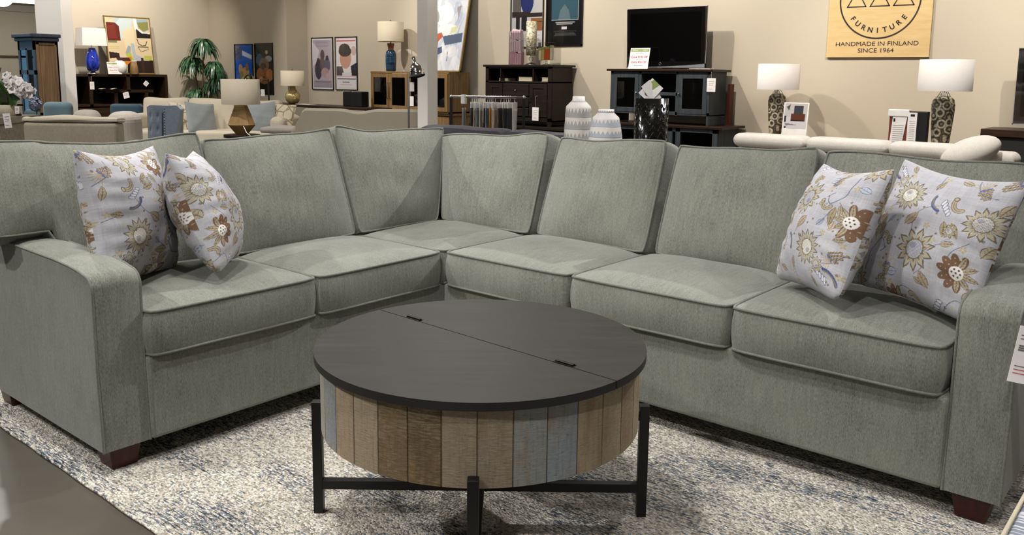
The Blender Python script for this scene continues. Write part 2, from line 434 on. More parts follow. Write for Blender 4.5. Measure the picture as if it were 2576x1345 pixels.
# ---------------------------------------------------------------- rug
def rug_mat():
    m = NT('wool_loop_rug')
    # rows of loops run along X
    v = m.coord('Object', (150, 185, 80)); knots = m.n('ShaderNodeTexVoronoi'); knots.inputs['Scale'].default_value = 1.0; knots.inputs['Randomness'].default_value = 1.0
    m.l(v, knots.inputs['Vector'])
    streak = m.noise(m.coord('Object', (24, 118, 10)), 1, 3, .7)
    yarn = m.noise(m.coord('Object', (85, 150, 10)), 1, 2.5, .6)
    big = m.noise(m.coord('Object', (2.0, 5.5, 1)), 1, 3, .55)
    sep = m.n('ShaderNodeSeparateColor'); m.l(knots.outputs['Color'], sep.inputs[0])
    cream = m.ramp(sep.outputs[0], [(0, hexc('7a7771')), (.3, hexc('aba69b')), (.65, hexc('cdc8be')), (1, hexc('dfdbd2'))])
    tan = m.ramp(sep.outputs[1], [(0, hexc('7d6c55')), (1, hexc('a8926f'))])
    blue = m.ramp(sep.outputs[2], [(0, hexc('121d2e')), (.5, hexc('283d55')), (1, hexc('5d7893'))])
    tmask = m.ramp(m.math('ADD', m.math('MULTIPLY', m.noise(m.coord('Object', (22, 90, 5), (0, 0, .2)), 1, 3, .6), .75), m.math('MULTIPLY', sep.outputs[1], .25)), [(.5, (0, 0, 0)), (.58, (1, 1, 1))])
    bsum = m.math('ADD', m.math('ADD', m.math('MULTIPLY', streak, .52), m.math('MULTIPLY', yarn, .3)), m.math('MULTIPLY', big, .26))
    bmask = m.ramp(bsum, [(.557, (0, 0, 0)), (.597, (1, 1, 1))])
    dark = m.ramp(m.math('ADD', m.math('MULTIPLY', m.noise(m.coord('Object', (24, 210, 9), (0, 0, 0)), 1, 2, .6), .7), m.math('MULTIPLY', big, .32)), [(.585, (0, 0, 0)), (.62, (1, 1, 1))])
    col = m.mix(m.math('MULTIPLY', tmask, .35), cream, tan)
    col = m.mix(m.math('MULTIPLY', bmask, .8), col, blue)
    col = m.mix(m.math('MULTIPLY', dark, .85), col, hexc('18202a'))
    hgt = m.math('SUBTRACT', 1, knots.outputs['Distance'])
    m.set(base=col, rough=.95, spec=.05); m.bump(m.math('ADD', hgt, m.math('MULTIPLY', yarn, .5)), 1.0, .0045); return m.m
M['rug'] = rug_mat()
RX0, RX1, RY0, RY1 = -1.15, 3.3, -1.505, 1.2
def rugf(u, v):
    x = RX0 + (RX1 - RX0) * u; y = RY0 + (RY1 - RY0) * v
    if v == 0: y += .0015 * math.sin(x * 23) + .0015 * math.sin(x * 91)
    if u == 0: x += .006 * math.sin(y * 41)
    return (x, y, 0.0 + .0015 * math.sin(x * 8) * math.cos(y * 7))
mb = MB().grid(rugf, 150, 90)
mb.tube([(RX0 + (RX1 - RX0) * k / 240, RY0 + .0015 * math.sin((RX0 + (RX1 - RX0) * k / 240) * 23), -.006) for k in range(241)], .006, 6)
mb.tube([(RX0, RY0 + (RY1 - RY0) * k / 60, -.006) for k in range(61)], .006, 6)
tag(mb.build('area_rug', M['rug']), 'cream wool loop rug flecked with blue and tan under the coffee table', 'rug')

# ---------------------------------------------------------------- sectional sofa
E0 = .0186; L1, L2, AW = 1.3236, 2.0086, .1493
ZS, ZC, ZB = .500, .362, .08
sofa = thing('sectional_sofa', 'sage green chenille L-shaped sectional sofa with piped cushions on the wool rug', 'sofa', (0, 0, 0))
def arm_profile(depth=.92, top=.668, front=-.0, r=.13):
    """side outline (distance back from the front face, z)"""
    p = [(0, ZB), (0, .35), (0, top - .068)]
    for k in range(1, 9):
        a = PI / 2 * k / 8; p.append((.05 * (1 - math.cos(a)), top - .068 + .045 * math.sin(a)))
    p += [(.10, top - .015), (.17, top - .008), (.28, top - .003), (.5, top), (depth, top), (depth, ZB)]
    return p
def make_arm(fn, sgn_in):
    prof = arm_profile(); n = len(prof); K = 8; mb = MB()
    # cross section rounded a little along the top
    def P(i, t):
        d, z = prof[i]; e = abs(2 * t - 1); drop = .012 * e ** 3 if z > ZB + .2 else 0
        return fn(d + (drop if d < .05 else 0), t, z - drop)
    vs = [P(i, k / K) for i in range(n) for k in range(K + 1)]; fs = []; uv = []
    acc = [0]
    for i in range(1, n): acc.append(acc[-1] + math.hypot(prof[i][0] - prof[i - 1][0], prof[i][1] - prof[i - 1][1]))
    for i in range(n - 1):
        for k in range(K):
            fs.append((i * (K + 1) + k, i * (K + 1) + k + 1, (i + 1) * (K + 1) + k + 1, (i + 1) * (K + 1) + k))
            uv.append([(k / K * AW, acc[i]), ((k + 1) / K * AW, acc[i]), ((k + 1) / K * AW, acc[i + 1]), (k / K * AW, acc[i + 1])])
    mb.add(vs, fs, uv, True)
    for t in (0, 1):
        side = [P(i, t) for i in range(n)]; mb.add(side, [tuple(range(n))], [[(q[0] + 3, q[1]) for q in prof]])
    mb.add([P(0, 0), P(0, 1), P(n - 1, 1), P(n - 1, 0)], [(0, 1, 2, 3)])
    a = mb.build('arm', M['sage'], sofa, fix=True)
    pm = MB()
    for t in (0, 1): pm.tube([P(i, t) for i in range(n - 1)], .0042, 6)
    pm.build('piping', M['sage_pipe'], a)
    return a
make_arm(lambda d, t, z: (-.030 - d, E0 - L1 - AW * t, z), 1)
make_arm(lambda d, t, z: (L2 - E0 + AW * t, .026 + d, z), 1)
# frames: front rails and decks, backs behind the cushions
def panelbox(a, b, name, bev=.012): return MB().span(a, b).build(name, M['sage'], sofa, bevel=bev, seg=3)
panelbox((-.90, E0 - L1 + .002, ZB), (-E0, .3, ZC - .004), 'base')
panelbox((-.03, E0, ZB), (L2 - E0 - .002, .90, ZC - .004), 'base')
panelbox((-.96, E0 - L1 - AW, ZB), (-.80, .96, .84), 'back_frame', .04)
panelbox((-.80, .80, ZB), (L2 - E0 + AW, .96, .84), 'back_frame', .04)
def sleg(x, y):
    mb = MB(); w0, w1 = .055, .040
    vs = [(sx * w0 * k + 0, sy * w0 * k, z) for z, k in ((.0, w1 / w0), (ZB + .012, 1)) for sx, sy in ((-1, -1), (1, -1), (1, 1), (-1, 1))]
    mb.add(vs, [(3, 2, 1, 0), (4, 5, 6, 7), (0, 1, 5, 4), (1, 2, 6, 5), (2, 3, 7, 6), (3, 0, 4, 7)])
    mb.build('leg', M['leg'], sofa, bevel=.003, loc=(x, y, 0.002))
for x, y in ((-.105, -1.375), (-.905, -1.375), (L2 + .055, .095), (L2 + .055, .88), (-.9, .88), (-.12, .1)): sleg(x, y)
# seat cushions: panel up, front seam towards camera side
TS = ZS - ZC
def seat(x0, x1, y0, y1, face, seed, crown=.034):
    """face 'L': front edge at x1 (left run); 'R': front edge at y0 (right run)"""
    cx, cy = (x0 + x1) / 2, (y0 + y1) / 2
    if face == 'R': W, H, rz = x1 - x0, y1 - y0, 0
    else: W, H, rz = y1 - y0, x1 - x0, PI / 2
    # local panel (x,z) -> horizontal ; local -Y -> up
    rot = Matrix.Rotation(rz, 3, 'Z') @ Matrix.Rotation(-PI / 2, 3, 'X')
    o = pad('seat_cushion', M['sage'], sofa, W, H, TS, (cx, cy, (ZS + ZC) / 2), rot, front=crown, back=.004, side=.009, rc=.012, dip=-.004, lump=.003, seed=seed, pipe=.0048, pmat=M['sage_pipe'], res=26, pw=3.2, edge_wave=.003)
    return o
g = .003
W3 = (L2 - 2 * E0 + .0) / 3
for k in range(3): seat(g + k * W3, (k + 1) * W3 - g, 0, .62, 'R', 2 + k, .036 if k else .03)
W2 = (L1 - 2 * E0 + E0) / 2
seat(-.62, 0, -W2 + g, -g, 'L', 7, .03); seat(-.62, 0, -2 * W2 + g, -W2 - g, 'L', 8, .034)
seat(-.62, -.004, .004, .62, 'R', 11, .024)
# back cushions
def backc(s0, s1, run, seed, zt=.985, zb=.515, d0=-.53, d1=-.70, T=.15, dip=.015, front=.05, twist=0, W=None, roll=0, **kw):
    """s0..s1 along the run, d0/d1 distance of the front seam from the seat front at bottom / top"""
    H = math.hypot(zt - zb, d1 - d0) ; tilt = math.atan2(d0 - d1, zt - zb); w = W or (s1 - s0)
    s = (s0 + s1) / 2; dm = (d0 + d1) / 2; nrm = (math.cos(tilt), math.sin(tilt))
    back_off = T / 2
    dd = dm - back_off * nrm[0]; zz = (zt + zb) / 2 - back_off * nrm[1]
    if run == 'R': loc = (s, -dd, zz); rz = twist
    else: loc = (dd, -s, zz); rz = PI / 2 + twist
    rot = Matrix.Rotation(rz, 3, 'Z') @ Matrix.Rotation(-tilt, 3, 'X') @ Matrix.Rotation(roll, 3, 'Y')
    return pad('back_cushion', M['sage'], sofa, w - .012, H, T, loc, rot, front=front, back=.01, side=.012, rc=.007, dip=dip, pinch=-.006, lump=.006, seed=seed, pipe=.0048, pmat=M['sage_pipe'], res=34, pw=2.6, edge_wave=.004, **kw)
backc(-.545, .050, 'R', 21, zt=.957, dip=.004, front=.045, d1=-.68, tl=.15, tr=-.02, shr=.022, twist=-.02)
backc(.075, .685, 'R', 22, zt=.972, dip=.012, front=.055, shr=.014, tr=-.02, twist=-.045)
backc(.712, 1.322, 'R', 23, zt=.978, dip=.016, front=.055, shr=.013, twist=-.03)
backc(1.345, 2.06, 'R', 24, zt=.980, dip=.006, front=.05, shr=-.004)
backc(-.50, .02, 'L', 25, zt=.99, dip=.022, front=.045, tr=.205, shr=-.016)
backc(.035, .70, 'L', 26, zt=.985, dip=.012, front=.055, shr=.010)
backc(.71, 1.53, 'L', 27, zt=1.008, dip=.03, front=.05, shr=-.004, notch=(-.47, .185))

# ---------------------------------------------------------------- floral throw pillows
def floral():
    N = 340; cv = Canvas(N, N, 'a9a8ae')
    rg = np.random.RandomState(3)
    n = np.kron(rg.rand(N // 2, 14), np.ones((2, 25)))[:N, :N]; n2 = np.kron(rg.rand(14, N // 2), np.ones((25, 2)))[:N, :N]
    cv.a += ((n + n2) / 2 - .5)[..., None] * .07
    G, B, T_, BL, CR, DK = '5a5240', '5c4733', '857a64', '505975', 'b0a893', '2b2722'
    def flower(x, y, r, n, a0=0, col=CR, edge=G, inner='7d6850', core='b5b2b0', squash=1.0, rot=0, half=False):
        for k in range(n):
            a = a0 + 2 * PI * k / n
            if half and math.sin(a) > .55: continue
            for sc, c in ((1.0, edge), (.88, col), (.6, inner), (.42, CR)):
                tip = (x + math.cos(a) * r * sc, y + math.sin(a) * r * sc * squash); w = PI / n * 1.05 * (.9 if sc < 1 else 1)
                p = [(x + math.cos(a - w) * r * .35, y + math.sin(a - w) * r * .35 * squash), (x + math.cos(a - w * .75) * r * .72 * sc, y + math.sin(a - w * .75) * r * .72 * sc * squash), tip,
                     (x + math.cos(a + w * .75) * r * .72 * sc, y + math.sin(a + w * .75) * r * .72 * sc * squash), (x + math.cos(a + w) * r * .35, y + math.sin(a + w) * r * .35 * squash)]
                cv.poly(p, c, .85)
        cv.ell(x, y, r * .45, r * .45 * squash, G, .7); cv.ell(x, y, r * .41, r * .41 * squash, core)
        m = (((cv.X - x) / (r * .4)) ** 2 + ((cv.Y - y) / (r * .4 * squash)) ** 2 < 1) & (np.sin((cv.X + cv.Y) * 480) > .2) & (np.sin((cv.X - cv.Y) * 480) > .2)
        cv.paint(m, DK, .75)
        cv.ell(x - r * .12, y - r * .15, r * .16, r * .13, BL, .35)
    def leaf(x, y, a, L, w, col=CR, edge=B, vein=B):
        for sc, c in ((1, edge), (.8, col)):
            p = []
            for k in range(13):
                t = k / 12; p.append((x + math.cos(a) * L * t - math.sin(a) * w * sc * math.sin(PI * t ** .8), y + math.sin(a) * L * t + math.cos(a) * w * sc * math.sin(PI * t ** .8)))
            for k in range(12, -1, -1):
                t = k / 12; p.append((x + math.cos(a) * L * t + math.sin(a) * w * sc * math.sin(PI * t ** .8), y + math.sin(a) * L * t - math.cos(a) * w * sc * math.sin(PI * t ** .8)))
            cv.poly(p, c, .8)
        cv.line([(x, y), (x + math.cos(a) * L * .9, y + math.sin(a) * L * .9)], .0018, vein, .8)
        for t in (.3, .5, .7):
            bx, by = x + math.cos(a) * L * t, y + math.sin(a) * L * t
            for s in (-1, 1): cv.line([(bx, by), (bx + math.cos(a + s * .7) * w * .8, by + math.sin(a + s * .7) * w * .8)], .0012, vein, .6)
    def stem(pts, c=BL, wd=.0024):
        q = []
        for i in range(len(pts) - 1):
            p0 = pts[max(i - 1, 0)]; p1 = pts[i]; p2 = pts[i + 1]; p3 = pts[min(i + 2, len(pts) - 1)]
            for k in range(8):
                t = k / 8; q.append(tuple(.5 * (2 * b + (c_ - a) * t + (2 * a - 5 * b + 4 * c_ - d) * t * t + (-a + 3 * b - 3 * c_ + d) * t ** 3) for a, b, c_, d in zip(p0, p1, p2, p3)))
        q.append(pts[-1]); cv.line(q, wd, c, .75)
    def plume(x, y, a, s):
        for k in range(5):
            t = k / 4; bx, by = x + math.cos(a) * s * t, y + math.sin(a) * s * t
            cv.ell(bx + .02 * math.cos(a + 1.2), by + .02 * math.sin(a + 1.2), .030 * (1 - .3 * t), .013, BL, .8, a + .9); cv.ell(bx + .02 * math.cos(a + 1.2), by + .02 * math.sin(a + 1.2), .024 * (1 - .3 * t), .009, 'cfcdd2', .9, a + .9)
        arc = [(x + s * .9 * math.cos(a + .9 + k * .17), y + s * .9 * math.sin(a + .9 + k * .17)) for k in range(10)]
        cv.line(arc, .011, '39457a', .85); cv.line([(p[0] - .004, p[1] - .011) for p in arc], .006, T_, .8)
    def paisley(x, y, a, s):
        for wd, c in ((.016, B), (.012, CR)):
            cv.line([(x + s * t * math.cos(a + t * 1.6), y + s * t * math.sin(a + t * 1.6)) for t in np.linspace(0, 1, 10)], wd * s / .1, c, .8)
        ex, ey = x + s * math.cos(a + 1.6), y + s * math.sin(a + 1.6)
        cv.ell(ex, ey, .02 * s / .1, .016 * s / .1, B, .8); cv.ell(ex, ey, .013 * s / .1, .01 * s / .1, CR, .9)
        cv.line([(x + s * t * math.cos(a + t * 1.6), y + s * t * math.sin(a + t * 1.6)) for t in np.linspace(.1, .9, 8)], .002, B, .8)
    def brown(x, y, r):
        for k in range(7):
            a = PI * .45 + PI * 1.15 * k / 6
            cv.ell(x + math.cos(a) * r * .62, y + math.sin(a) * r * .62, r * .36, r * .2, '6b503e', .95, a)
            for q in (.5, .75): cv.ell(x + math.cos(a) * r * q, y + math.sin(a) * r * q, .004, .004, CR, .8)
        for k in range(5):
            a = -PI * .4 + PI * .85 * k / 4; leaf(x + math.cos(a) * r * .2, y + math.sin(a) * r * .2, a, r * .8, r * .16)
        cv.ell(x, y, r * .34, r * .34, 'd6d1cd')
        for k in range(7): cv.ell(x + (math.cos(k * 1.05) * r * .2 if k else 0), y + (math.sin(k * 1.05) * r * .2 if k else 0), .006, .006, DK, .8)
    def star(x, y, r, c='a3936a'):
        for k in range(5): a = 2 * PI * k / 5; cv.ell(x + math.cos(a) * r * .6, y + math.sin(a) * r * .6, r * .45, r * .22, c, .8, a)
        cv.ell(x, y, r * .3, r * .3, CR)
    def cone(x, y, a, s):
        for i in range(5):
            for j in range(4 - i // 2):
                px, py = s * (.15 + i * .17), (j - 1.5 + i * .25) * s * .2
                cv.ell(x + px * math.cos(a) - py * math.sin(a), y + px * math.sin(a) + py * math.cos(a), s * .1, s * .075, B, .85); cv.ell(x + px * math.cos(a) - py * math.sin(a), y + px * math.sin(a) + py * math.cos(a), s * .06, s * .04, 'a08e6c', .9)
        cv.ell(x, y, s * .1, s * .32, '4a5684', .8, a)
        for k in range(7):
            b = a + PI + (k - 3) * .28; cv.line([(x, y), (x + math.cos(b) * s * .75, y + math.sin(b) * s * .75)], .0022, 'a08a63', .7)
    stem([(.02, .30), (.10, .22), (.22, .20), (.30, .27)]); stem([(.36, .22), (.30, .34), (.22, .38)]); stem([(.60, .30), (.52, .34), (.47, .42), (.50, .55)])
    stem([(.16, .85), (.17, .70), (.25, .62), (.30, .68), (.27, .71)], BL, .004); stem([(.62, .62), (.66, .72), (.60, .80)]); stem([(.0, .62), (.10, .58), (.18, .64)])
    stem([(.72, .05), (.80, .16), (.90, .18)]); stem([(.88, .50), (.80, .60), (.78, .75)]); stem([(.42, .98), (.50, .90), (.60, .92)]); stem([(.80, .95), (.88, .86), (.97, .88)])
    flower(.34, .27, .135, 14, .1, CR, G, T_, 'd0cbc2', .95); flower(.56, .64, .155, 11, .2, CR, G, '76603f', 'a9a9b0')
    flower(.90, .36, .12, 12, .3, CR, G, T_); flower(.08, .93, .11, 11, 0, CR, G, '94713f')
    brown(.06, .52, .13); brown(.86, .70, .12); brown(.44, 1.0, .1)
    leaf(.42, .49, -1.0, .13, .036, 'a99d86'); leaf(.20, .60, -1.5, .15, .030, 'a1957a', B); leaf(.17, .62, -1.9, .10, .02); leaf(.45, .82, 3.0, .10, .03, 'bfc3cc', BL, BL); leaf(.17, .50, -1.4, .08, .026, 'c9b7a9')
    leaf(.68, .40, 1.3, .12, .025, 'a89e84', B); leaf(.73, .40, .9, .13, .024, 'a89e84', B); leaf(.78, .52, 2.6, .08, .02, 'bfc3cc', BL, BL); leaf(.95, .56, -1.2, .1, .028); leaf(.28, .90, -.5, .1, .022)
    leaf(.70, .86, -2.2, .12, .03, 'a99d86'); leaf(.62, .07, .3, .11, .02); leaf(.03, .74, .4, .1, .024, 'bfc3cc', BL, BL)
    paisley(.24, .60, -1.2, .10); paisley(.75, .30, 2.4, .1); paisley(.56, .93, -.6, .09); paisley(.93, .83, -1.9, .09)
    plume(.63, .25, .9, .10); plume(.12, .08, .5, .1); plume(.70, .98, -.9, .1)
    cone(.10, .25, 2.4, .10); cone(.80, .12, 1.0, .1); cone(.36, .78, 1.6, .09); cone(.95, .05, 2.4, .1)
    for x, y in ((.22, .40), (.12, .76), (.30, .80), (.40, .90), (.52, .08), (.86, .55), (.66, .55), (.95, .95), (.05, .36), (.48, .02), (.26, .12), (.58, .46), (.02, .16)): star(x, y, .024)
    leaf(.50, .18, -1.3, .09, .022); leaf(.20, .04, .8, .08, .018, 'a9a38f'); leaf(.04, .40, -.3, .09, .02, 'a9a38f'); leaf(.72, .56, -.3, .09, .022); leaf(.30, .44, 2.2, .08, .02, 'a8adb8', BL, BL); leaf(.98, .20, 1.9, .1, .024); leaf(.60, .82, .4, .08, .018, 'a9a38f'); leaf(.36, .60, 2.7, .07, .018)
    stem([(.48, .05), (.50, .12), (.50, .18)]); stem([(.30, .44), (.26, .50), (.22, .58)]); stem([(.72, .56), (.66, .60), (.62, .66)]); flower(.20, .18, .06, 8, 0, CR, G, T_); flower(.74, .46, .055, 8, .3, CR, B, T_); flower(.32, .92, .06, 9, 0, CR, G, T_)
    for k in range(60):
        x, y = rg.rand(2); c = [B, G, 'b0a684'][k % 3]; cv.ell(x, y, .008, .008, c, .85); cv.ell(x + .002, y, .004, .005, CR, .6)
    return cv
FL = floral()
def fl_win(x0, y0, rot=0, flip=False, n=321):
    c = Canvas(n, n); a = FL.a[y0:y0 + n, x0:x0 + n]; a = a[:, ::-1] if flip else a
    c.a = np.rot90(a, rot).copy(); return c
M['floral'] = printed('floral_linen', .85, bumpy=.4, spec=.15)
def floral_pillow(label, c, az, tilt, roll, win, seed, W=.45, T=.2):
    o = thing('throw_pillow', label, 'pillow', c, 0, 'floral throw pillows on the sectional')
    o.rotation_euler = (Matrix.Rotation(az, 3, 'Z') @ Matrix.Rotation(tilt, 3, 'X') @ Matrix.Rotation(roll, 3, 'Y')).to_euler()
    pillow_mesh('cover', M['floral'], o, W, W, T, cv=fl_win(*win), seed=seed, wr=.0045, pinch=.085)
    return o
floral_pillow('floral linen throw pillow leaning on the left arm, leftmost of the four', (-.375, -1.165, .757), 2.14, -.19, .05, (10, 10, 1), 1, W=.475, T=.22)
floral_pillow('floral linen throw pillow seen nearly edge-on, second from the left arm', (-.30, -.925, .755), 2.45, -.365, .075, (8, 14, 0, True), 2, W=.455, T=.22)
floral_pillow('floral linen throw pillow overlapping its neighbour, nearer the sofa corner on the right run', (1.545, .235, .765), -.765, -.388, -.068, (0, 0, 2), 3)
floral_pillow('floral linen throw pillow with big sunflower print against the right arm', (1.845, .315, .765), -.43, -.375, .06, (14, 8), 4, W=.46)

# price tag hanging on the outside of the right arm
t = thing('price_tag', 'white printed price tag hanging on the right arm of the sectional', 'tag', onY(2585, 968, -.012), -R_(68))
M['card'] = plain('white_card', 'e6e2e0', .6); M['ink'] = plain('grey_ink', '6a6668', .7); M['pink'] = plain('pink_ink', 'b8485a', .7); M['green'] = plain('green_ink', '8d9c5a', .7)
M['string'] = plain('white_string', 'c9c6c0', .8)
TR = (-.12, 0, 0)
MB().span((-.001, -.05, 0), (.001, .05, .155)).build('card', M['card'], t, rot=TR)
for k, z in enumerate((.13, .12, .10, .094, .088, .045, .035, .025)): MB().span((.0012, -.042, z), (.0018, -.042 + (.04 if k % 3 else .07), z + (.004 if 2 <= k <= 4 else .002))).build('printed_line', M['ink' if k < 6 else 'pink'], t, rot=TR)
MB().tube([(0, .02, .152), (.0, .03, .19), (-.012, .02, .225)], .0012, 5).build('string', M['string'], t)

# ---------------------------------------------------------------- coffee table
TX, TY = 0, 0
def w2r(x, y):  # straight-ahead frame -> room frame
    d = Vector((x + .2892, y - 3.6031, 0)); return Vector((d.x * .7658 - d.y * .6430, d.x * .6430 + d.y * .7658, 0))
tc = w2r(-.0816, 2.323)
table = thing('coffee_table', 'round storage coffee table with black two-part lid and reclaimed plank drum', 'table', (tc.x, tc.y, 0), R_(40.03))
ZT = .513; RT = .457
def lid_mat():
    m = NT('black_lid'); a = m.noise(m.coord('Object', (3, 26, 3), (0, 0, .9)), 1, 5, .6); b = m.noise(m.coord('Object'), 240, 2)
    m.set(base=m.ramp(a, [(.3, hexc('232120')), (.7, hexc('292726'))]), rough=m.ramp(a, [(.3, (.44, .44, .44)), (.7, (.52, .52, .52))]), spec=.32); m.bump(b, .05, .0005); return m.m
M['lid'] = lid_mat()
# split line runs from back-left to front-right in view
sA, sB = R_(127), None
pA = onZ(957, 779, ZT); pB = onZ(1553, 958, ZT)
Mi = Matrix.Rotation(-R_(40.03), 3, 'Z')
qa = Mi @ (pA - Vector((tc.x, tc.y, ZT))); qb = Mi @ (pB - Vector((tc.x, tc.y, ZT)))
th0, th1 = math.atan2(qa.y, qa.x), math.atan2(qb.y, qb.x)
def seg_poly(a0, a1, r, n=90, gap=.0):
    if a1 < a0: a1 += 2 * PI
    return [(r * math.cos(a0 + (a1 - a0) * k / n), r * math.sin(a0 + (a1 - a0) * k / n)) for k in range(n + 1)]
dg = .0018 / RT
for a0, a1 in ((th0 + dg, th1 - dg), (th1 + dg, th0 - dg)):
    poly = seg_poly(a0, a1, RT)
    MB().prism(poly, ZT - .021, ZT, axis=2).build('lid', M['lid'], table, bevel=.0025, fix=True)
dv = (qb - qa); dv.z = 0; dv.normalize(); nv = Vector((-dv.y, dv.x, 0))
for (u, v) in ((1042, 801), (1421, 914)):
    h = Mi @ (onZ(u, v, ZT) - Vector((tc.x, tc.y, ZT))); h.z = ZT
    hm = MB().tube([h - dv * .03 + Vector((0, 0, .002)), h + dv * .03 + Vector((0, 0, .002))], .0042, 10)
    hm.box(h + Vector((0, 0, .0006)), (.06, .022, .0012), Matrix.Rotation(math.atan2(dv.y, dv.x), 3, 'Z'))
    hm.build('hinge', plain('hinge_metal', '2a2624', .3, metal=.9), table)
def plank_mat():
    m = NT('reclaimed_planks'); a = m.n('ShaderNodeVertexColor'); a.layer_name = 'print'
    uv = m.coord('UV', (1, 1, 1))
    scr = m.noise(m.coord('UV', (48, 230, 1)), 1, 5, .8); gr = m.noise(m.coord('UV', (170, 9, 1)), 1, 4, .7); pt = m.noise(m.coord('UV', (13, 9, 1)), 1, 5, .65)
    sm = m.math('MULTIPLY', m.ramp(scr, [(.46, (0, 0, 0)), (.6, (1, 1, 1))]), m.ramp(pt, [(.35, (.15, .15, .15)), (.6, (1, 1, 1))]))
    col = m.mix(m.math('MULTIPLY', sm, .45), a.outputs[0], hexc('bfae92'))
    col = m.mix(m.math('MULTIPLY', m.ramp(gr, [(.5, (0, 0, 0)), (.75, (1, 1, 1))]), .35), col, hexc('3a2c1c'))
    col = m.mix(m.math('MULTIPLY', m.ramp(pt, [(.52, (0, 0, 0)), (.68, (1, 1, 1))]), .45), col, hexc('8a7a62'))
    edge = m.ramp(m.noise(m.coord('UV', (24, 3, 1)), 1, 3, .6), [(.56, (0, 0, 0)), (.64, (1, 1, 1))])
    col = m.mix(m.math('MULTIPLY', edge, .4), col, hexc('8e7450'))
    dk = m.ramp(m.noise(m.coord('UV', (60, 300, 1)), 1, 4, .8), [(.56, (0, 0, 0)), (.66, (1, 1, 1))])
    col = m.mix(m.math('MULTIPLY', dk, .55), col, hexc('2e2216'))
    m.set(base=col, rough=.8, spec=.2); m.bump(m.math('ADD', m.math('MULTIPLY', scr, .8), m.math('MULTIPLY', gr, .5)), 1.0, .004); return m.m
RD = .441; ZD0, ZD1 = .298, ZT - .021
NP = 33; SUB = 7
tones = {0: '8c7c62'}
seq = ['9a8c74', '8c8a80', '77838b', 'a18867', '9b8767', '725a34', '654f2c', '8d7a60', '8a7962', '7b8586', '788b98', 'a18b68', '9c8763', '8a7250', '9a8663', 'a0906f', '8f7f66',
       '7a828a', '9b8662', '6b5535', '93836a', '8a7a5f', '6d7f8c', '94805c', '7d6a4a', '9a8a6c', '74634a', '8b8678', '92805c', '5f4f33', '8d7b5e', '98896e', '838a8a']
mb = MB(); cols = []
# front (-Y local) plank boundaries match the photo: index 0 starts at the left silhouette
vs = []; NZ = 2
for i in range(NP):
    a0 = R_(-176.2) + 2 * PI * i / NP; a1 = a0 + 2 * PI / NP; c = hexc(seq[i % len(seq)]); lu = sum(c) / 3; c = tuple((x * .62 + lu * .38 * w_) * 1.22 for x, w_ in zip(c, (1.06, 1.0, .90)))
    base = len(vs)
    for z in (ZD0, ZD1):
        for k in range(SUB + 1):
            t = k / SUB; a = a0 + (a1 - a0) * t; r = RD - (.0028 if k in (0, SUB) else 0)
            if 0 < k < SUB and k in (1, SUB - 1): a = a0 + (a1 - a0) * (.03 if k == 1 else .97)
            vs.append((r * math.cos(a), r * math.sin(a), z)); cols.append(tuple(x * (.35 if k in (0, SUB) else 1) for x in c))
    fs = []; uv = []
    for k in range(SUB):
        fs.append((base + k, base + k + 1, base + SUB + 2 + k, base + SUB + 1 + k))
        u0, u1 = (i + k / SUB) * .0866, (i + (k + 1) / SUB) * .0866; vo = (i * .37) % 1
        uv.append([(u0, ZD0 + vo), (u1, ZD0 + vo), (u1, ZD1 + vo), (u0, ZD1 + vo)])
    mb.f += fs; mb.uv += uv; mb.sm += [False] * len(fs)
mb.v = vs
nb = len(mb.v)
mb.add([((RD - .003) * math.cos(2 * PI * k / 64), (RD - .003) * math.sin(2 * PI * k / 64), ZD0) for k in range(64)], [tuple(range(64))[::-1]])
cols += [hexc('4a3a26')] * 64
mb.col = np.array(cols)
mb.build('drum', plank_mat(), table)
RL = .4751 - .0125
for k in range(4):
    a = PI / 2 * k; x, y = RL * math.cos(a), RL * math.sin(a)
    MB().span((x - .0135, y - .0135, .001), (x + .0135, y + .0135, .333)).build('leg', M['black_metal'], table, bevel=.0012)
MB().span((-RL + .012, -.0125, .074), (RL - .012, .0125, .0995)).build('stretcher', M['black_metal'], table, bevel=.001)
MB().span((-.0125, -RL + .012, .074), (.0125, RL - .012, .0995)).build('stretcher', M['black_metal'], table, bevel=.001)
for k in range(4):
    a = PI / 2 * k; MB().box(((RD + RL) / 2 * math.cos(a), (RD + RL) / 2 * math.sin(a), .30), (.03, .02, .02), Matrix.Rotation(a, 3, 'Z')).build('bracket', M['black_metal'], table)
# ================================================================ showroom background
VR = R_(40.01)           # heading of things that face the aisle we stand in
M['dark_wood'] = wood('espresso_wood', '140e0b', '2a1f19', 0, .45)
M['dark_wood2'] = wood('walnut_wood', '1c110a', '3b2618', 0, .4)
M['tan_wood'] = wood('honey_oak', '6d5334', '94754c', 2, .5)
M['brown_wood'] = wood('brown_oak', '56422e', '86694a', 2, .6)
M['blue_paint'] = wood('slate_blue_paint', '2b3034', '444a50', 2, .55)
M['navy_paint'] = wood('navy_paint', '2b303b', '3f4553', 2, .5)
M['black'] = plain('matt_black', '0b0b0c', .5)
M['dark_in'] = plain('dark_interior', '0c0a09', .8)
M['chrome'] = plain('chrome', 'c8c8ca', .12, metal=1.0)
M['white_metal'] = plain('white_plastic', 'dedcd9', .4)
M['glass'] = glass_mat('cabinet_glass', '9a9a9a')
M['clear'] = glass_mat('clear_glass', 'fdfdfd', .02, .1)
M['gold'] = plain('mercury_gold_glass', 'c4b27a', .2, metal=.55)
M['shade_white'] = fabric('white_shade', 'cdc7c4', 'e6e1de', 700, 700, .2, 'Object', .1, .2)
M['shade_cream'] = fabric('cream_shade', 'bdb29b', 'd6ccb8', 700, 700, .2, 'Object', .1, .2)
M['shade_taupe'] = fabric('taupe_shade', '8d8373', 'a59b8a', 700, 700, .25, 'Object', .1, .2)
